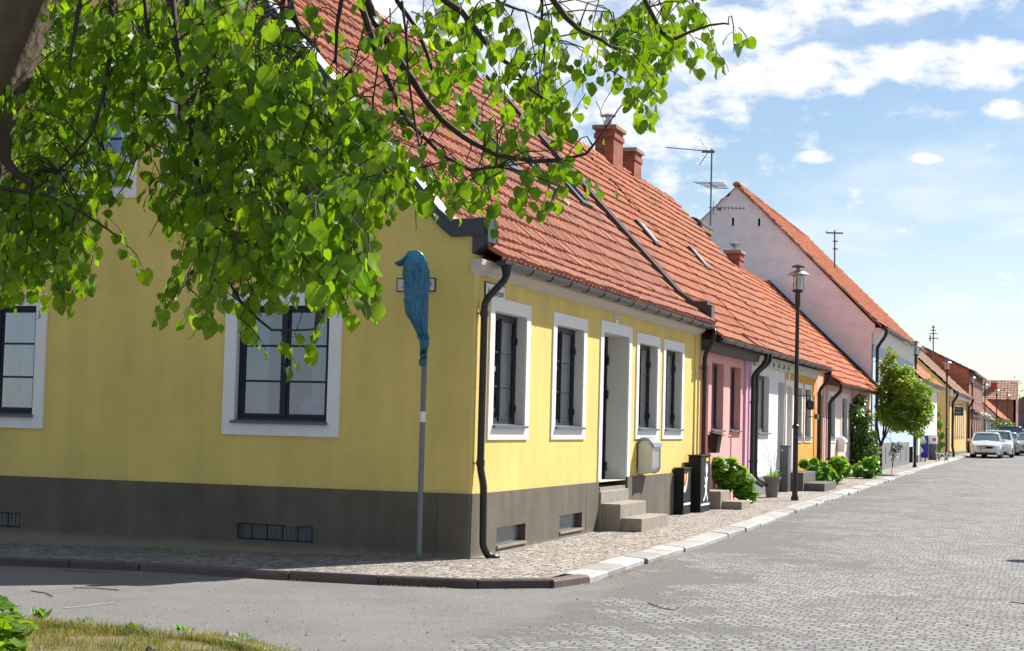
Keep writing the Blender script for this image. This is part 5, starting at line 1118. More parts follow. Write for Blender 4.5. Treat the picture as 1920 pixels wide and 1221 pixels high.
def strand(p, n, zone=0):
    """a drooping twig with alternating hanging leaves"""
    az = TR.uniform(0, 6.28); d = Vector((cos(az), sin(az), TR.uniform(-.9, -.05))).normalized(); L = n*.034; pts = [p]; q = p.copy()
    for i in range(n):
        d = (d + Vector((0, 0, -.22)) + rnd_dir(TR)*.18).normalized(); q = q + d*(L/n); pts.append(q.copy())
    tipped = TR.random(); keep = 0
    young = TR.random() < .3
    for i in range(1, len(pts)):
        c = pts[i]; px, py, dd = proj(c)
        dn = dens(px, py)
        if py > -5 and TR.random() > dn/2.5: continue
        keep += 1
        s_ = Vector((-d.y, d.x, 0)); s_ = s_.normalized() if s_.length > .1 else rgtW
        sgn = 1 if i % 2 else -1; out = (s_*sgn*TR.uniform(.3, 1) + d*.5 + Vector((0, 0, TR.uniform(-.5, .1)))).normalized()
        st = c + out*TR.uniform(.018, .04) + Vector((0, 0, -.008))
        if zone == 0: mt.tube([c, (c+st)/2+Vector((0, 0, .004)), st], .0011, 3, cap=False)
        tip = (Vector((0, 0, -1))*TR.uniform(.65, 1.3) + out*TR.uniform(.1, .8) + rnd_dir(TR)*.25).normalized()
        side = tip.cross(rnd_dir(TR)); side = side.normalized() if side.length > .15 else tip.orthogonal().normalized()
        size = TR.uniform(.032, .066)*(1.25 if TR.random() < .12 else 1)*(1.0 if i < len(pts)-1 else .7)
        tt = min(max(TR.gauss(.38, .16) + (.35 if young and i > len(pts)-3 else 0), 0), 1)
        lime_leaf(lv, st, tip, side, size, tt, TR.uniform(-.05, .4), TR.uniform(0, .5))
    if keep and zone == 0: mt.tube(pts, [.0028-.0016*i/len(pts) for i in range(len(pts))], 4, cap=False)
    return keep
MT = MW.transposed()
def proj(p):
    v = MT @ (p-CAM); return 960+FPX*v.x/v.z, 610+FPX*v.y/v.z, v.z
cells = [(i*40, j*40) for j in range(18) for i in range(35)]
for (x0, y0) in cells:
    dn = int(GRIDMAP[y0//40][x0//40])
    if not dn: continue
    clump_n = max(.25, .95 + 1.5*noise.noise(Vector((x0*.011, y0*.013, 7)))) if dn < 9 else max(.55, .95+.9*noise.noise(Vector((x0*.011, y0*.013, 7))))
    target = clump_n*[0, .7, 1.3, 2.0, 2.8, 3.8, 5.2, 9.5, 15, 29][dn]; ns = target/4.6; ns = int(ns) + (1 if TR.random() < ns-int(ns) else 0)
    for _ in range(ns):
        px, py = x0+TR.uniform(0, 40), y0+TR.uniform(-26, 24)
        d = cdepth(px, py) + TR.uniform(-.75, 1.0)
        p = DP(px, py, d); n = TR.randint(4, 7)
        if strand(p, n) and samples:
            b = min(samples, key=lambda s_: (s_-p).length)
            if (b-p).length < .38:
                m_ = (b+p)/2 + Vector((0, 0, .03)) + rnd_dir(TR)*.02; mt.tube([b, m_, p], [.004, .003, .0024], 4, cap=False)
# crown above and left of the picture, and a nearer layer behind the view edge
for _ in range(330):
    px, py = TR.uniform(-700, 1350), TR.uniform(-900, -20)
    p = DP(px, py, 7.1+TR.uniform(-1.0, 1.2)); strand(p, TR.randint(3, 6), 1)
for _ in range(200):
    px, py = TR.uniform(-650, -10), TR.uniform(-20, 520); p = DP(px, py, 7.0+TR.uniform(-.9, 1.0)); strand(p, TR.randint(3, 6), 1)
mt.build('twig', M['twig'], LT)
lv.build('leaves', M['leafT'], LT, smooth=True)
# basal shoots in the lower left corner
q = DP(-10, 1250, 7.3); q.z = gz(q.x, q.y)-.02
t = thing('lime_shoots', 'leafy green shoots sprouting at the lower left corner of the picture', 'plant', q)
sh = MB(); stm = MB()
for k in range(26):
    top = DP(TR.uniform(-60, 34), TR.uniform(1125, 1215), 7.3+TR.uniform(-.4, .4)); bs = q+Vector((TR.uniform(-.25, .1), TR.uniform(-.3, .3), 0)); m_ = (bs+top)/2+Vector((-.05, 0, .05))
    stm.tube([bs, m_, top], [.006, .005, .002], 5)
    for i in range(9):
        c = bs.lerp(top, .45+.06*i) if i < 5 else top+Vector((TR.uniform(-.05, .05), TR.uniform(-.05, .05), TR.uniform(-.05, .04))); az = TR.uniform(0, 6.28)
        tip = Vector((cos(az), sin(az), TR.uniform(-.8, .25))).normalized(); side = tip.cross(Vector((0, 0, 1))).normalized()
        lime_leaf(sh, c, tip, side, TR.uniform(.05, .095), TR.uniform(.0, .6), .2, .3)
stm.build('stem', M['twig'], t); sh.build('leaves', M['leafT'], t, smooth=True)
# ------------------------------------------------------------------ other plants
def leaf_cloud(name, label, cat, base, blobs, n, size, m_, seed, stems=(), flat=.4, stem_r=.02, stemm='twig', round_=False, group=None):
    rr = random.Random(seed); t = thing(name, label, cat, base, group); mb = MB(); tot = sum(b[3]**2*b[4] for b in blobs) if blobs else 1
    for (x, y, z, r, zr) in blobs:
        k = int(n*r*r*zr/tot)
        for _ in range(k):
            d = rnd_dir(rr); rad = rr.uniform(.3, 1.12)**.5; wob = 1+.5*noise.noise(d*2.3+Vector((x, y, z)))
            c = Vector((x, y, z)) + Vector((d.x*r, d.y*r, d.z*zr))*rad*wob
            nrm = (d*.7 + Vector((0, 0, flat*1.5)) + rnd_dir(rr)*1.0).normalized(); a = nrm.orthogonal().normalized(); a = (Matrix.Rotation(rr.uniform(0, 6.28), 3, nrm) @ a); b = nrm.cross(a)
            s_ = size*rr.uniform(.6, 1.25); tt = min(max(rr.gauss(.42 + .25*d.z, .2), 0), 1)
            if round_:
                vs = [c+nrm*s_*.05] + [c + (a*cos(q)+b*sin(q))*s_*(1+.12*cos(5*q)) - nrm*s_*.12*(1+cos(2*q)) for q in [2*pi*i/8 for i in range(8)]]; mb.add(vs, [(0, 1+i, 1+(i+1) % 8) for i in range(8)], 0, tt)
            else:
                mb.add([c-a*s_, c+b*s_*.42+nrm*s_*.12, c+a*s_, c-b*s_*.42+nrm*s_*.12], [(0, 1, 2), (0, 2, 3)], 0, tt)
    mb.build('foliage', M[m_], t)
    if stems:
        for s_ in stems:
            sm = MB(); pts, r0, r1 = s_; pts = jitter_line([Vector(p) for p in pts], .03, 4); sm.tube(pts, [r0+(r1-r0)*i/(len(pts)-1) for i in range(len(pts))], 7); sm.build('trunk' if r0 >= .05 else 'branch', M[stemm], t, smooth=True)
    return t
# street tree
q = SL(1652, 888); cxx = q.x; ty = q.y
def TP(px, py, dy=0): return YP(px, py, ty+dy)
bl = []
for px, py, rp_ in ((1665, 690, 17), (1672, 668, 11), (1682, 715, 24), (1660, 735, 18), (1705, 735, 26), (1725, 760, 22), (1690, 765, 26), (1665, 775, 17), (1735, 735, 13), (1712, 790, 21), (1735, 785, 12), (1655, 760, 12), (1722, 812, 11), (1745, 712, 5), (1668, 655, 5), (1655, 710, 9), (1700, 700, 13), (1690, 795, 13), (1728, 828, 5)):
    r_ = rp_/55*1.12; p = TP(px, py, TR.uniform(-.5, .6)); bl.append((p.x, p.y, p.z, r_, r_*.95))
for k in range(7): p = TP(1655+TR.uniform(0, 70), 700+TR.uniform(0, 100), 1.0); bl.append((p.x, p.y, p.z, .35, .3))
st = [([q, TP(1651, 850), TP(1650, 830)], .055, .045), ([TP(1650, 830), TP(1643, 790), TP(1650, 760), TP(1660, 720), TP(1668, 680)], .04, .012), ([TP(1652, 835), TP(1662, 800), TP(1680, 770), TP(1705, 745), TP(1725, 735)], .045, .012),
      ([TP(1652, 835), TP(1672, 790), TP(1700, 790), TP(1722, 800)], .03, .01), ([TP(1655, 815), TP(1660, 780), TP(1680, 730), TP(1690, 700)], .03, .01), ([TP(1655, 815), TP(1668, 822), TP(1676, 835)], .012, .005)]
leaf_cloud('street_tree', 'small bushy yellow green tree leaning over the pavement in front of the light blue wall', 'tree', q, bl, 13000, .078, 'leafS', 5, st, flat=.5)
# low sprig by the grey plinth
p = TP(1680, 838); leaf_cloud('sapling', 'thin green sprig before the grey plinth slots below the street tree', 'plant', Vector((p.x, p.y, gz(p.x, p.y))), [(p.x, p.y, p.z, .22, .2), (p.x-.1, p.y, p.z-.25, .16, .2)], 160, .06, 'leafV', 6, [([Vector((p.x-.15, p.y, gz(p.x, p.y))), Vector((p.x-.05, p.y, p.z-.2)), p], .012, .005)])
# climbing shrub on the cottage
cy = SL(1618, 893).y
def CP_(px, py, dy=0, x=None): p = YP(px, py, cy+dy); return p
bl = []
for px, py, rp_ in ((1612, 752, 12), (1603, 775, 14), (1620, 785, 16), (1605, 805, 19), (1625, 820, 16), (1600, 835, 17), (1622, 850, 22), (1605, 862, 18), (1630, 875, 15), (1612, 882, 15), (1595, 820, 9), (1637, 860, 10)):
    p = CP_(px, py, TR.uniform(-.4, .4)); r_ = rp_/56*1.1; bl.append((p.x-.02, p.y, p.z, r_, r_*1.0))
q = SL(1612, 893); leaf_cloud('climbing_shrub', 'tall dark green climbing shrub covering the end of the pale pink cottage', 'shrub', q, bl, 4200, .085, 'leafV', 8, [([q, CP_(1610, 850), CP_(1606, 800), CP_(1610, 745)], .035, .012)], flat=.3, round_=False)
# hollyhock clumps
def clump(label, pxs, y_img, n, size, seed, name='hollyhock'):
    bl = []
    for px, py, rp_ in pxs:
        p0 = SL(px, y_img(px)); p = YP(px, py, p0.y); s_ = FPX/proj(p)[2]; bl.append((p.x, p.y+random.Random(px).uniform(-.1, .2), p.z, rp_/s_, rp_/s_*.9))
    q = SL(pxs[0][0], y_img(pxs[0][0])); leaf_cloud(name, label, 'plant', q, bl, n, size, 'leafH', seed, [([Vector((b[0], b[1], gz(b[0], b[1])-.02)), Vector((b[0]+.02, b[1], b[2]))], .012, .006) for b in bl[:6]], flat=.7, round_=True)
clump('large leafy hollyhock clump between the pink house steps and the plant pot', [(1350, 882, 18), (1366, 874, 16), (1346, 868, 11), (1378, 888, 20), (1362, 902, 18), (1392, 906, 17), (1388, 922, 14), (1402, 918, 12), (1410, 930, 9), (1400, 935, 9)], lambda x: 948, 900, .09, 13)
clump('long low hollyhock bed in front of the blue grey plank door', [(1508, 868, 9), (1522, 872, 13), (1540, 878, 15), (1552, 890, 14), (1548, 902, 11), (1530, 885, 12), (1568, 870, 14), (1580, 880, 13), (1575, 862, 9), (1590, 885, 8), (1565, 893, 12), (1540, 895, 14), (1575, 872, 12)], lambda x: 916-(x-1508)*.12, 1700, .08, 14)
q = SL(1610, 895); bl = []
clump('glossy low bush at the foot of the climbing shrub beside the pavement', [(1620, 875, 13), (1632, 868, 13), (1640, 880, 12), (1608, 882, 12), (1625, 885, 13)], lambda x: 897, 600, .075, 15, 'bush')
mb = MB()
q = SL(1525, 905); t = thing('planter', 'low black planter box between the stone steps and hollyhock bed', 'planter', q); mb.box((q.x-.3, q.y-.1, q.z), (q.x+.05, q.y+.5, q.z+.28)); mb.build('box', M['cab'], t)
# vine at the gap before the ochre house
bl = []
for px, py, rp_ in ((1757, 775, 6), (1760, 795, 8), (1765, 815, 7), (1758, 835, 8), (1768, 832, 5), (1762, 850, 6)): p = YP(px, py, 74.5); s_ = FPX/proj(p)[2]; bl.append((p.x, p.y, p.z, rp_/s_, rp_/s_))
q = Vector((bl[-1][0], 74.5, gz(0, 74))); leaf_cloud('vine', 'green vine growing up the gap in front of the ochre gable', 'plant', q, bl, 900, .10, 'leafS', 17, [([q, Vector((q.x, q.y, 3))], .04, .02)])
# far trees beyond the end of the street
for i, (px, py, dd, rr_, lb) in enumerate(((1876, 812, 136, .9, 'small dark palm like shrub before the far ochre cottage'), (1893, 815, 150, .8, 'yellowish shrub beside the most distant lamp'), (1916, 762, 240, 3.2, 'far green tree crown behind the distant grey house'))):
    p = DP(px, py, dd); b0 = Vector((p.x, p.y, gz(0, p.y))); leaf_cloud('far_shrub' if i < 2 else 'far_tree', lb, 'tree' if i == 2 else 'shrub', b0, [(p.x, p.y, p.z, rr_, rr_*1.2), (p.x+.4, p.y, p.z-.5, rr_*.8, rr_)], 300, .25, 'leafV', 60+i, [([b0, p], .08, .03)])
# ------------------------------------------------------------------ grass verge in the front left corner
edge = [SL(-400, 1128), SL(-40, 1150), SL(60, 1162), SL(180, 1172), SL(300, 1182), SL(400, 1190), SL(470, 1202), SL(560, 1228), SL(680, 1300)]
vg = MB(); vsp = []
for p in edge: vsp += [Vector((p.x, p.y, gz(p.x, p.y)-.03)), Vector((p.x-2.4, p.y-7, gz(p.x, p.y)-.0))]
vg.add(vsp, [(2*i, 2*i+1, 2*i+3, 2*i+2) for i in range(len(edge)-1)]); vg.build('verge', M['verge'], props={'kind': 'structure'})
# concrete edging of the verge
ed = [SL(300, 1184), SL(400, 1192), SL(430, 1196), SL(470, 1204), SL(520, 1217), SL(600, 1250), SL(700, 1310)]
mb = MB()
for a, b in zip(ed[1:], ed[2:]):
    n_ = Vector((-(b-a).y, (b-a).x, 0)).normalized()*-.05; z = gz(0, 0)-.01
    A4 = [(v.x, v.y, z+h) for h in (-.12, .015) for v in (a, b, b+n_*2, a+n_*2)]; mb.hexa(A4, 0, TR.random())
mb.build('edging_kerb', M['kerbL'], props={'kind': 'structure'}, bevel=.008)
GR = random.Random(5); mb = MB(); eL = polylen(edge)
def verge_pt(u, v):
    p, d = at_len(edge, eL, u*eL[-1]); return p + Vector((-.33, -1, 0))*v
for k in range(48000):
    u = GR.uniform(.05, .95); v = abs(GR.gauss(0, .7)) if k % 3 else GR.uniform(0, .18); p = verge_pt(u, v); px, py, _ = proj(Vector((p.x, p.y, 0)))
    if not (-60 < px < 560 and py < 1330): continue
    if noise.noise(Vector((p.x*2.2, p.y*2.2, 0))) < (-.12 if v > .15 else -.4) and GR.random() < .8: continue
    z0 = gz(p.x, p.y)-.03; h = GR.uniform(.015, .065)*(1.5 if v < .2 and GR.random() < .3 else 1); az = GR.uniform(0, 6.28); ln = GR.uniform(.1, .9)*h; w = GR.uniform(.0012, .0028)
    d = Vector((cos(az), sin(az), 0)); s_ = Vector((-sin(az), cos(az), 0))*w; b0 = Vector((p.x, p.y, z0)); m_ = b0+d*ln*.35+Vector((0, 0, h*.6)); tp = b0+d*ln+Vector((0, 0, h))
    mb.add([b0-s_, b0+s_, m_-s_*.8, m_+s_*.8, tp], [(0, 1, 3, 2), (2, 3, 4)], 0, min(max(GR.gauss(.45, .3) + .6*noise.noise(Vector((p.x*3, p.y*3, 4))), 0), 1))
mb.build('grass', M['grass'], props={'kind': 'stuff', 'label': 'dry grass blades on the verge in the lower left corner', 'category': 'grass'})
# weeds along wall foot and kerb, weeds on the verge rim
def tuft(label, p, n, h, name='weed', broad=False, seed=1, m_='leafH', group=None, rad=.06):
    rr = random.Random(seed); mb = MB()
    for k in range(n):
        az = rr.uniform(0, 6.28); q = p + Vector((rr.gauss(0, rad), rr.gauss(0, rad*.6), 0)); d = Vector((cos(az), sin(az), 0)); s_ = Vector((-sin(az), cos(az), 0)); L = h*rr.uniform(.4, 1.1); ou = rr.uniform(.2, 1)
        w = L*(.28 if broad else .07); tp = q+d*L*ou+Vector((0, 0, L)); m1 = q+d*L*ou*.4+Vector((0, 0, L*.6))
        mb.add([q, m1-s_*w, tp, m1+s_*w], [(0, 1, 2, 3)], 0, rr.random())
    return tag(mb.build(name, M[m_]), label, 'weed', group)
wl = [((785, 1050), 26, .07, 'small weed tuft at the foot of the wrapped sign pole'), ((290, 1031), 60, .06, 'grass tuft in the pavement joint along the shaded gable base'), ((345, 1037), 40, .05, 'second thinner grass tuft along the shaded gable base'), ((215, 1025), 40, .05, 'flat weed patch by the gable base near the left glass block vent'),
      ((1264, 962), 36, .07, 'bright weed tuft at the foot of the lower black cabinet'), ((1215, 985), 44, .05, 'yellowish weed along the lowest entrance step'), ((1330, 953), 20, .05, 'tiny weed beside the white figure cabinet'), ((1410, 940), 60, .05, 'low weed patch before the hollyhock clump'), ((1170, 1003), 24, .03, 'moss tuft in the paving right of the basement vents')]
for i, ((px, py), n, h, lb) in enumerate(wl): tuft(lb, SL(px, py), n, h, seed=80+i, rad=.10 if n > 30 else .04)
for i, ((px, py), n, h, lb) in enumerate([((75, 1160), 50, .09, 'dark green broad leaved weed on the rim of the grass verge at left'), ((160, 1168), 16, .05, 'smaller broad leaved weed on the verge rim'), ((340, 1184), 22, .055, 'dark spiky weed at the asphalt edge of the verge'), ((455, 1196), 12, .05, 'thin weed beside the pale stone on the verge'), ((250, 1178), 50, .045, 'bright green weed patch in the middle of the verge rim')]):
    tuft(lb, SL(px, py), n, h, broad=True, seed=120+i, rad=.03)
# brown blossom litter, twigs and pebbles on the asphalt
LR = random.Random(77); mb = MB(); mc = MB()
for k in range(3800):
    s = LR.uniform(KL[1], KL[10]); p, d = at_len(outer, KL, s); n_ = Vector((d.y, -d.x, 0)); q = p + n_*abs(LR.gauss(0, .05)) + Vector((0, 0, gz(p.x, p.y)-.07))
    if noise.noise(Vector((s*1.3, 0, 0))) < .08: continue
    r_ = LR.uniform(.005, .014); a = LR.uniform(0, 6); mb.add([q+Vector((cos(a)*r_, sin(a)*r_, .002)), q+Vector((-sin(a)*r_*.6, cos(a)*r_*.6, .005)), q+Vector((-cos(a)*r_, -sin(a)*r_, .003))], [(0, 1, 2)], 0, LR.random())
lit = mat('fallen_blossom', (.45, .22, .06), .9, .2, 30, tint=.5); mb.build('fallen_blossom', lit, props={'kind': 'stuff', 'label': 'orange brown fallen lime blossom gathered along the kerb', 'category': 'litter'})
mb = MB()
for k in range(1500):
    px, py = LR.uniform(0, 1920), LR.uniform(1075, 1221); q = SL(px, py, -.072); r_ = LR.uniform(.003, .010)*(1.6 if LR.random() < .05 else 1)
    if q.y > -1.5 and q.x < 1.9: continue
    mb.add([q+Vector((r_, 0, 0)), q+Vector((0, r_, 0)), q+Vector((-r_, 0, 0)), q+Vector((0, -r_, 0)), q+Vector((0, 0, r_*.8))], [(0, 1, 4), (1, 2, 4), (2, 3, 4), (3, 0, 4)], 0, LR.random())
mb.build('grit', mat('loose_grit', (.30, .29, .27), .9, .1, 9, tint=.7), props={'kind': 'stuff', 'label': 'scattered loose grit on the road surface', 'category': 'grit'})
tw = [([(58, 1107), (75, 1110), (88, 1112), (99, 1118)], 'bent dark twig on the asphalt at the far left'), ([(137, 1102), (180, 1102), (222, 1106)], 'long thin dark twig on the asphalt near the gable kerb'), ([(120, 1140), (160, 1136), (190, 1132), (215, 1130)], 'pale thin twig on the asphalt before the grass verge'),
      ([(122, 1069), (150, 1071), (210, 1073)], 'dark twig lying along the shaded kerb'), ([(1215, 1130), (1240, 1139), (1262, 1143), (1275, 1138)], 'dark twig lying on the setts in the middle foreground'), ([(1895, 1128), (1920, 1131)], 'short dark twig on the setts at the right edge')]
for pl, lb in tw:
    mb = MB(); mb.tube(jitter_line([SL(x, y, -.068) for x, y in pl], .004, 4), .0045, 5); tag(mb.build('twig', M['sticks'] if 'pale' not in lb else M['stone']), lb, 'twig')
q = SL(427, 1196); mb = MB(); vs = [q+Vector((.045*cos(a)*f, .04*sin(a)*f, z-.03)) for z, f in ((0, 1.1), (.05, .8)) for a in [2*pi*i/6 for i in range(6)]]+[q+Vector((.01, 0, .06))]
mb.add(vs, [(i, (i+1) % 6, 6+(i+1) % 6, 6+i) for i in range(6)]+[(6+i, 6+(i+1) % 6, 12) for i in range(6)]); tag(mb.build('stone', M['stone'], bevel=.004), 'pointed pale stone on the edge of the verge', 'stone')
q = SL(283, 1216); mb = MB(); vs = [q+Vector((.04*cos(a)*f, .035*sin(a)*f, z-.02)) for z, f in ((0, 1), (.025, .9), (.04, .4)) for a in [2*pi*i/7 for i in range(7)]]
mb.add(vs, [(j*7+i, j*7+(i+1) % 7, j*7+7+(i+1) % 7, j*7+7+i) for j in range(2) for i in range(7)]+[tuple(range(14, 21))]); tag(mb.build('stone', M['concdark'], bevel=.004), 'small dark round stone lying in the dry grass', 'stone')
# ------------------------------------------------------------------ cars
def paint(name, c): return mat(name, c, .28, .02, 2, coat=.8, spec=.6)
P_white = paint('white_car_paint', (.72, .73, .75)); P_blue = paint('blue_car_paint', (.03, .06, .16)); P_dark = paint('dark_car_paint', (.03, .035, .045)); P_silver = paint('silver_car_paint', (.42, .44, .47))
cglass = mat('car_glass', (.10, .15, .17), .06, 0, spec=1.0, coat=1.0)
lens_m = mat('headlight_lens', (.55, .58, .6), .1, .05, 9, coat=1.0)
plate_m = mat('number_plate_white', (.75, .75, .72), .4, 0)
def car(label, x, y, pm, W=1.73, Hh=1.47, L=4.0, tall=0, detail=True):
    z = gz(x, y)-.075; t = thing('parked_car', label, 'car', (x, y, z)); O = Vector((x, y, z))
    # stations along length (front at -y): (y, half width low, half width belt, z sill, z belt, )
    hw = W/2
    st = [(0.00, .66, .60, .30, .62), (.06, .80, .74, .24, .74), (.25, .95, .88, .20, .84), (.75, 1, .95, .20, .93), (1.15, 1, .97, .20, 1.0), (1.9, 1, .98, .20, 1.02), (2.9, 1, .97, .20, 1.04), (3.6, .98, .93, .22, 1.05), (3.92, .92, .86, .30, 1.0), (4.0, .84, .78, .42, .9)]
    mb = MB(); vs = []; K = 9
    for (yy, a, b, zs, zb) in st:
        yy = yy/4*L; zb += tall*.5
        sec = [(-a, zs), (-a*1.0, zs+.18), (-a*1.0, (zs+zb)/2), (-b, zb-.06), (-b*.9, zb), (0, zb+.035), (b*.9, zb), (b, zb-.06), (a, (zs+zb)/2), (a, zs+.18), (a, zs)]
        K = len(sec); vs += [O+Vector((sx*hw, yy, sz)) for sx, sz in sec]
    n = len(st); mb.add(vs, [(i*K+k, i*K+k+1, (i+1)*K+k+1, (i+1)*K+k) for i in range(n-1) for k in range(K-1)] + [tuple(range(K)), tuple((n-1)*K+k for k in reversed(range(K)))] + [(i*K, (i+1)*K, (i+1)*K+K-1, i*K+K-1) for i in range(n-1)])
    body = mb.build('body', pm, t, smooth=False, bevel=.03, fix=True)
    # cabin
    g = MB(); Hh += tall
    cst = [(1.02, .86, .97), (1.78, .74, Hh-.06), (1.95, .74, Hh-.02), (2.9, .73, Hh-.02), (3.35, .71, Hh-.08), (3.78, .80, 1.0)]
    g_v = []
    for yy, w_, zt in cst: g_v += [O+Vector((-w_*hw, yy/4*L, zt)), O+Vector((w_*hw, yy/4*L, zt))]
    low = [O+Vector((-.93*hw, 1.0/4*L, .95+tall*.5)), O+Vector((.93*hw, 1.0/4*L, .95+tall*.5)), O+Vector((.92*hw, 3.85/4*L, 1.0+tall*.5)), O+Vector((-.92*hw, 3.85/4*L, 1.0+tall*.5))]
    nn = len(cst); g.add(g_v+low, [(2*i, 2*i+1, 2*i+3, 2*i+2) for i in range(nn-1)] + [(2*nn, 0, 2, 4, 6, 8, 10, 2*nn+3), (2*nn+1, 2*nn+2, 11, 9, 7, 5, 3, 1)])
    g.build('windows', cglass, t, fix=True)
    r = MB(); vs = []
    for yy, w_, zt, dz in ((1.74, .76, Hh-.07, 0), (1.95, .77, Hh, 0), (2.9, .76, Hh, 0), (3.4, .73, Hh-.07, 0)):
        vs += [O+Vector((sx*w_*hw, yy/4*L, zt+sz)) for sx, sz in ((-1.0, -.03), (-.95, .012), (-.5, .035), (.5, .035), (.95, .012), (1.0, -.03))]
    r.add(vs, [(i*6+k, i*6+k+1, (i+1)*6+k+1, (i+1)*6+k) for i in range(3) for k in range(5)]); rf = r.build('roof', pm, t, smooth=True)
    so_ = rf.modifiers.new('thick', 'SOLIDIFY'); so_.thickness = .03
    for s_ in (-1, 1):
        p = MB(); p.tube([O+Vector((s_*.94*hw, 1.0/4*L, .97+tall*.5)), O+Vector((s_*.77*hw, 1.76/4*L, Hh-.04))], .035, 6); p.tube([O+Vector((s_*.765*hw, 1.76/4*L, Hh-.03)), O+Vector((s_*.755*hw, 3.0/4*L, Hh-.03)), O+Vector((s_*.92*hw, 3.8/4*L, 1.03+tall*.5))], .032, 6); p.tube([O+Vector((s_*.95*hw, 2.35/4*L, 1.02)), O+Vector((s_*.76*hw, 2.4/4*L, Hh-.03))], .03, 6); p.build('pillar', pm, t)
        h = MB(); h.add([O+Vector((s_*v[0]*hw, v[1], v[2])) for v in ((.50, .035, .62), (.90, .17, .60), (.93, .30, .76), (.62, .10, .74), (.48, .02, .70))], [(0, 1, 2, 3, 4)]); hl = h.build('headlight', lens_m, t); so2 = hl.modifiers.new('thick', 'SOLIDIFY'); so2.thickness = .03
        m_ = MB(); m_.box(O+Vector((s_*1.0*hw-.02 if s_ > 0 else -hw-.20, 1.25, .95)), O+Vector((hw+.20 if s_ > 0 else -hw+.02, 1.37, 1.09))); m_.build('mirror', pm, t, bevel=.03)
        f = MB(); f.box(O+Vector((s_*.68*hw-.09, -.005, .33)), O+Vector((s_*.68*hw+.09, .05, .39))); f.build('fog_light', lens_m, t)
        for yy in (.78, 3.25):
            w_ = MB(); c = O+Vector((s_*(hw-.10), yy/4*L, .31)); w_.add([c+Vector((dx, .31*cos(a), .31*sin(a))) for dx in (-.11, .11) for a in [2*pi*k/18 for k in range(18)]], [(k, (k+1) % 18, 18+(k+1) % 18, 18+k) for k in range(18)]+[tuple(range(18)), tuple(18+k for k in reversed(range(18)))]); wh = w_.build('wheel', M['rubber'], t, bevel=.02)
            w2 = MB(); w2.add([c+Vector((s_*.112, .19*cos(a), .19*sin(a))) for a in [2*pi*k/14 for k in range(14)]], [tuple(range(14))]); w2.build('rim', M['steel'], wh)
    gmb = MB(); gmb.add([O+Vector(v) for v in ((-.40, -.012, .56), (.40, -.012, .56), (.50, .02, .68), (.05, -.012, .70), (-.05, -.012, .70), (-.50, .02, .68))], [(0, 1, 2, 3, 4, 5)]); gr = gmb.build('grille', M['cab'], t); s3 = gr.modifiers.new('thick', 'SOLIDIFY'); s3.thickness = .03
    e = MB(); e.add([O+Vector((.06*cos(a), -.03, .71+.05*sin(a))) for a in [2*pi*k/12 for k in range(12)]], [tuple(range(12))]); e.build('badge', M['steel'], t)
    b = MB(); b.box(O+Vector((-.60, -.015, .24)), O+Vector((.60, .06, .34))); b.build('air_intake', M['cab'], t, bevel=.01)
    b = MB(); b.box(O+Vector((-.26, -.035, .42)), O+Vector((.26, -.015, .53))); pl = b.build('number_plate', plate_m, t); b = MB(); b.box(O+Vector((-.26, -.038, .42)), O+Vector((-.21, -.035, .53))); b.build('plate_band', M['blue'], pl)
    return t
def car_at(px, py, w_px, **k):
    W_ = k.get('W', 1.73); d = FPX*W_/w_px; p = DP(px, py, d); return p
p1 = SL(1847, 859, -.075); car('white hatchback parked facing the camera, nearest of the row of cars', p1.x, p1.y, P_white)
for px, yy, pm, kw, lb in ((1869, 84.5, P_white, dict(tall=.12, W=1.8), 'second white car right behind the nearest hatchback'), (1884, 94.5, P_silver, dict(W=1.75), 'silver blue car third in the parked row'), (1893, 104, P_dark, dict(tall=.42, W=1.9, L=4.8), 'tall dark car with dark roof in the parked row'),
                          (1911, 100, P_dark, dict(W=1.7), 'dark fronted car near the right edge of the picture'), (1914, 112, P_white, dict(tall=.2, W=1.8), 'white far car peeking above the dark fronted one'), (1930, 93, P_silver, dict(W=1.8), 'silver car cut by the right edge of the picture')):
    q = YP(px, 830, yy); car(lb, q.x, yy, pm, **kw)
# ------------------------------------------------------------------ dog
q = SL(1769, 865); S_ = 1.0
t0 = thing('dog', 'small white and dark spotted dog walking right on the pavement by the third lamp', 'dog', q)
def skin(name, verts, edges, rad, m_, parent, sub=2, root=0):
    me = bpy.data.meshes.new(name); o0 = ORI[parent.name]; me.from_pydata([tuple(Vector(v)-o0) for v in verts], edges, []); me.materials.append(m_); me.update(); o = bpy.data.objects.new(name, me); COL.objects.link(o); o.parent = parent
    s_ = o.modifiers.new('skin', 'SKIN'); s_.use_smooth_shade = True
    for i, r_ in enumerate(rad): me.skin_vertices[0].data[i].radius = (r_, r_) if not isinstance(r_, tuple) else r_
    me.skin_vertices[0].data[root].use_root = True
    ss = o.modifiers.new('sub', 'SUBSURF'); ss.levels = 1; ss.render_levels = sub; return o
dr_ = Vector((.95, -.31, 0)).normalized(); sd = Vector((.31, .95, 0))
def dp(a, z, b=0): return q + dr_*a + sd*b + Vector((0, 0, z))
V_ = [dp(-.26, .33), dp(-.12, .335), dp(.04, .325), dp(.18, .34), dp(.26, .42), dp(.33, .47), dp(.42, .44),  # trunk neck head muzzle
      dp(-.27, .26, .06), dp(-.22, .19, .065), dp(-.31, .12, .065), dp(-.29, .02, .065), dp(-.26, .0, .065),
      dp(-.27, .26, -.06), dp(-.25, .19, -.065), dp(-.36, .12, -.065), dp(-.36, .02, -.065), dp(-.33, .0, -.065),
      dp(.17, .24, .055), dp(.18, .14, .055), dp(.20, .03, .055), dp(.23, .0, .055), dp(.17, .24, -.055), dp(.12, .14, -.055), dp(.08, .03, -.055), dp(.11, .0, -.055),
      dp(-.36, .38), dp(-.44, .46), dp(-.48, .53)]
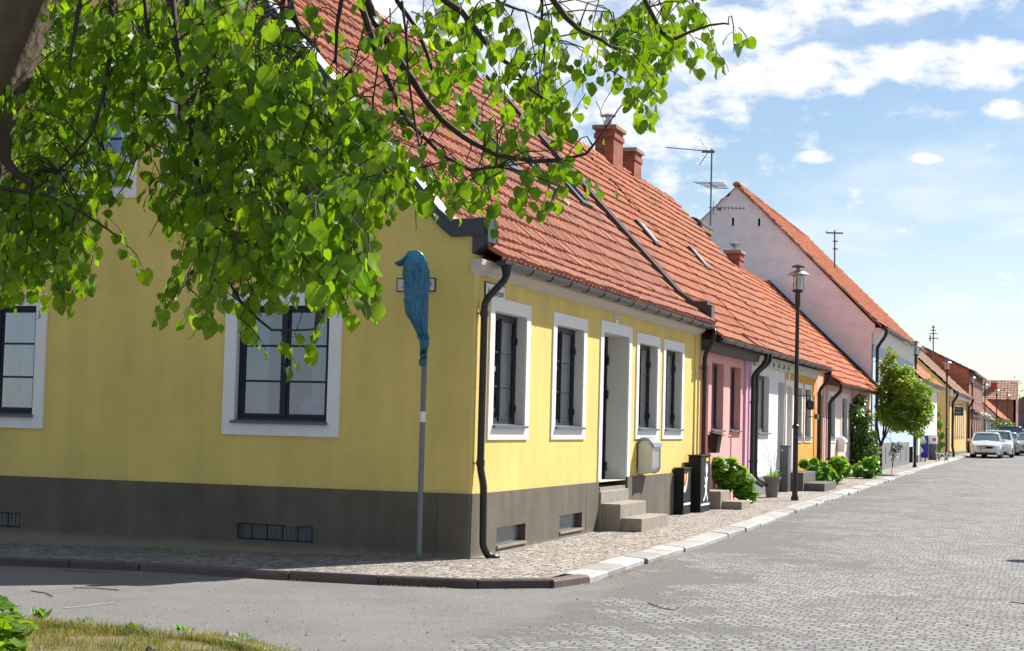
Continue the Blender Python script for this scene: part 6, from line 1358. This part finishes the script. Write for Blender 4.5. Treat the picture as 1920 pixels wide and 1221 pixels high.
E_ = [(0, 1), (1, 2), (2, 3), (3, 4), (4, 5), (5, 6), (0, 7), (7, 8), (8, 9), (9, 10), (10, 11), (0, 12), (12, 13), (13, 14), (14, 15), (15, 16), (3, 17), (17, 18), (18, 19), (19, 20), (3, 21), (21, 22), (22, 23), (23, 24), (0, 25), (25, 26), (26, 27)]
R_ = [.085, .078, .09, .095, .06, .058, .028, .05, .035, .02, .016, .018, .05, .035, .02, .016, .018, .04, .025, .018, .02, .04, .025, .018, .02, .02, .014, .008]
fur = bpy.data.materials.new('white_fur_dark_patches'); fur.use_nodes = True; ft = fur.node_tree; fb = ft.nodes['Principled BSDF']; fb.inputs['Roughness'].default_value = .9
ftc = N(ft, 'ShaderNodeTexCoord'); fn = N(ft, 'ShaderNodeTexNoise'); fn.inputs['Scale'].default_value = 7; ft.links.new(ftc.outputs['Object'], fn.inputs['Vector']); fr_ = N(ft, 'ShaderNodeMapRange'); ft.links.new(fn.outputs[0], fr_.inputs[0]); fr_.inputs[1].default_value = .50; fr_.inputs[2].default_value = .55
fm = N(ft, 'ShaderNodeMix', data_type='RGBA'); ft.links.new(fr_.outputs[0], fm.inputs[0]); fm.inputs[6].default_value = (.58, .56, .52, 1); fm.inputs[7].default_value = (.04, .03, .025, 1); ft.links.new(fm.outputs[2], fb.inputs['Base Color'])
skin('body', V_, E_, R_, fur, t0, root=1)
mb = MB()
for s_ in (-1, 1): mb.add([dp(.30, .52, s_*.03), dp(.36, .50, s_*.045), dp(.32, .42, s_*.075), dp(.28, .45, s_*.07)], [(0, 1, 2, 3)])
ea = mb.build('ear', M['soil'], t0); sm = ea.modifiers.new('thick', 'SOLIDIFY'); sm.thickness = .012
mb = MB(); mb.lathe(dp(.455, .445), [(.006, -.012), (.014, 0), (.006, .012)], 8); mb.build('nose', M['ink'], t0)
# far pole by the dog (thin grey)
q = SL(1761, 862); t = thing('post', 'thin grey green post standing just left of the spotted dog', 'post', q); mb = MB(); mb.lathe(q, [(.04, -.05), (.04, 1.25), (.0, 1.27)], 10); mb.build('pole', M['cabg'], t)
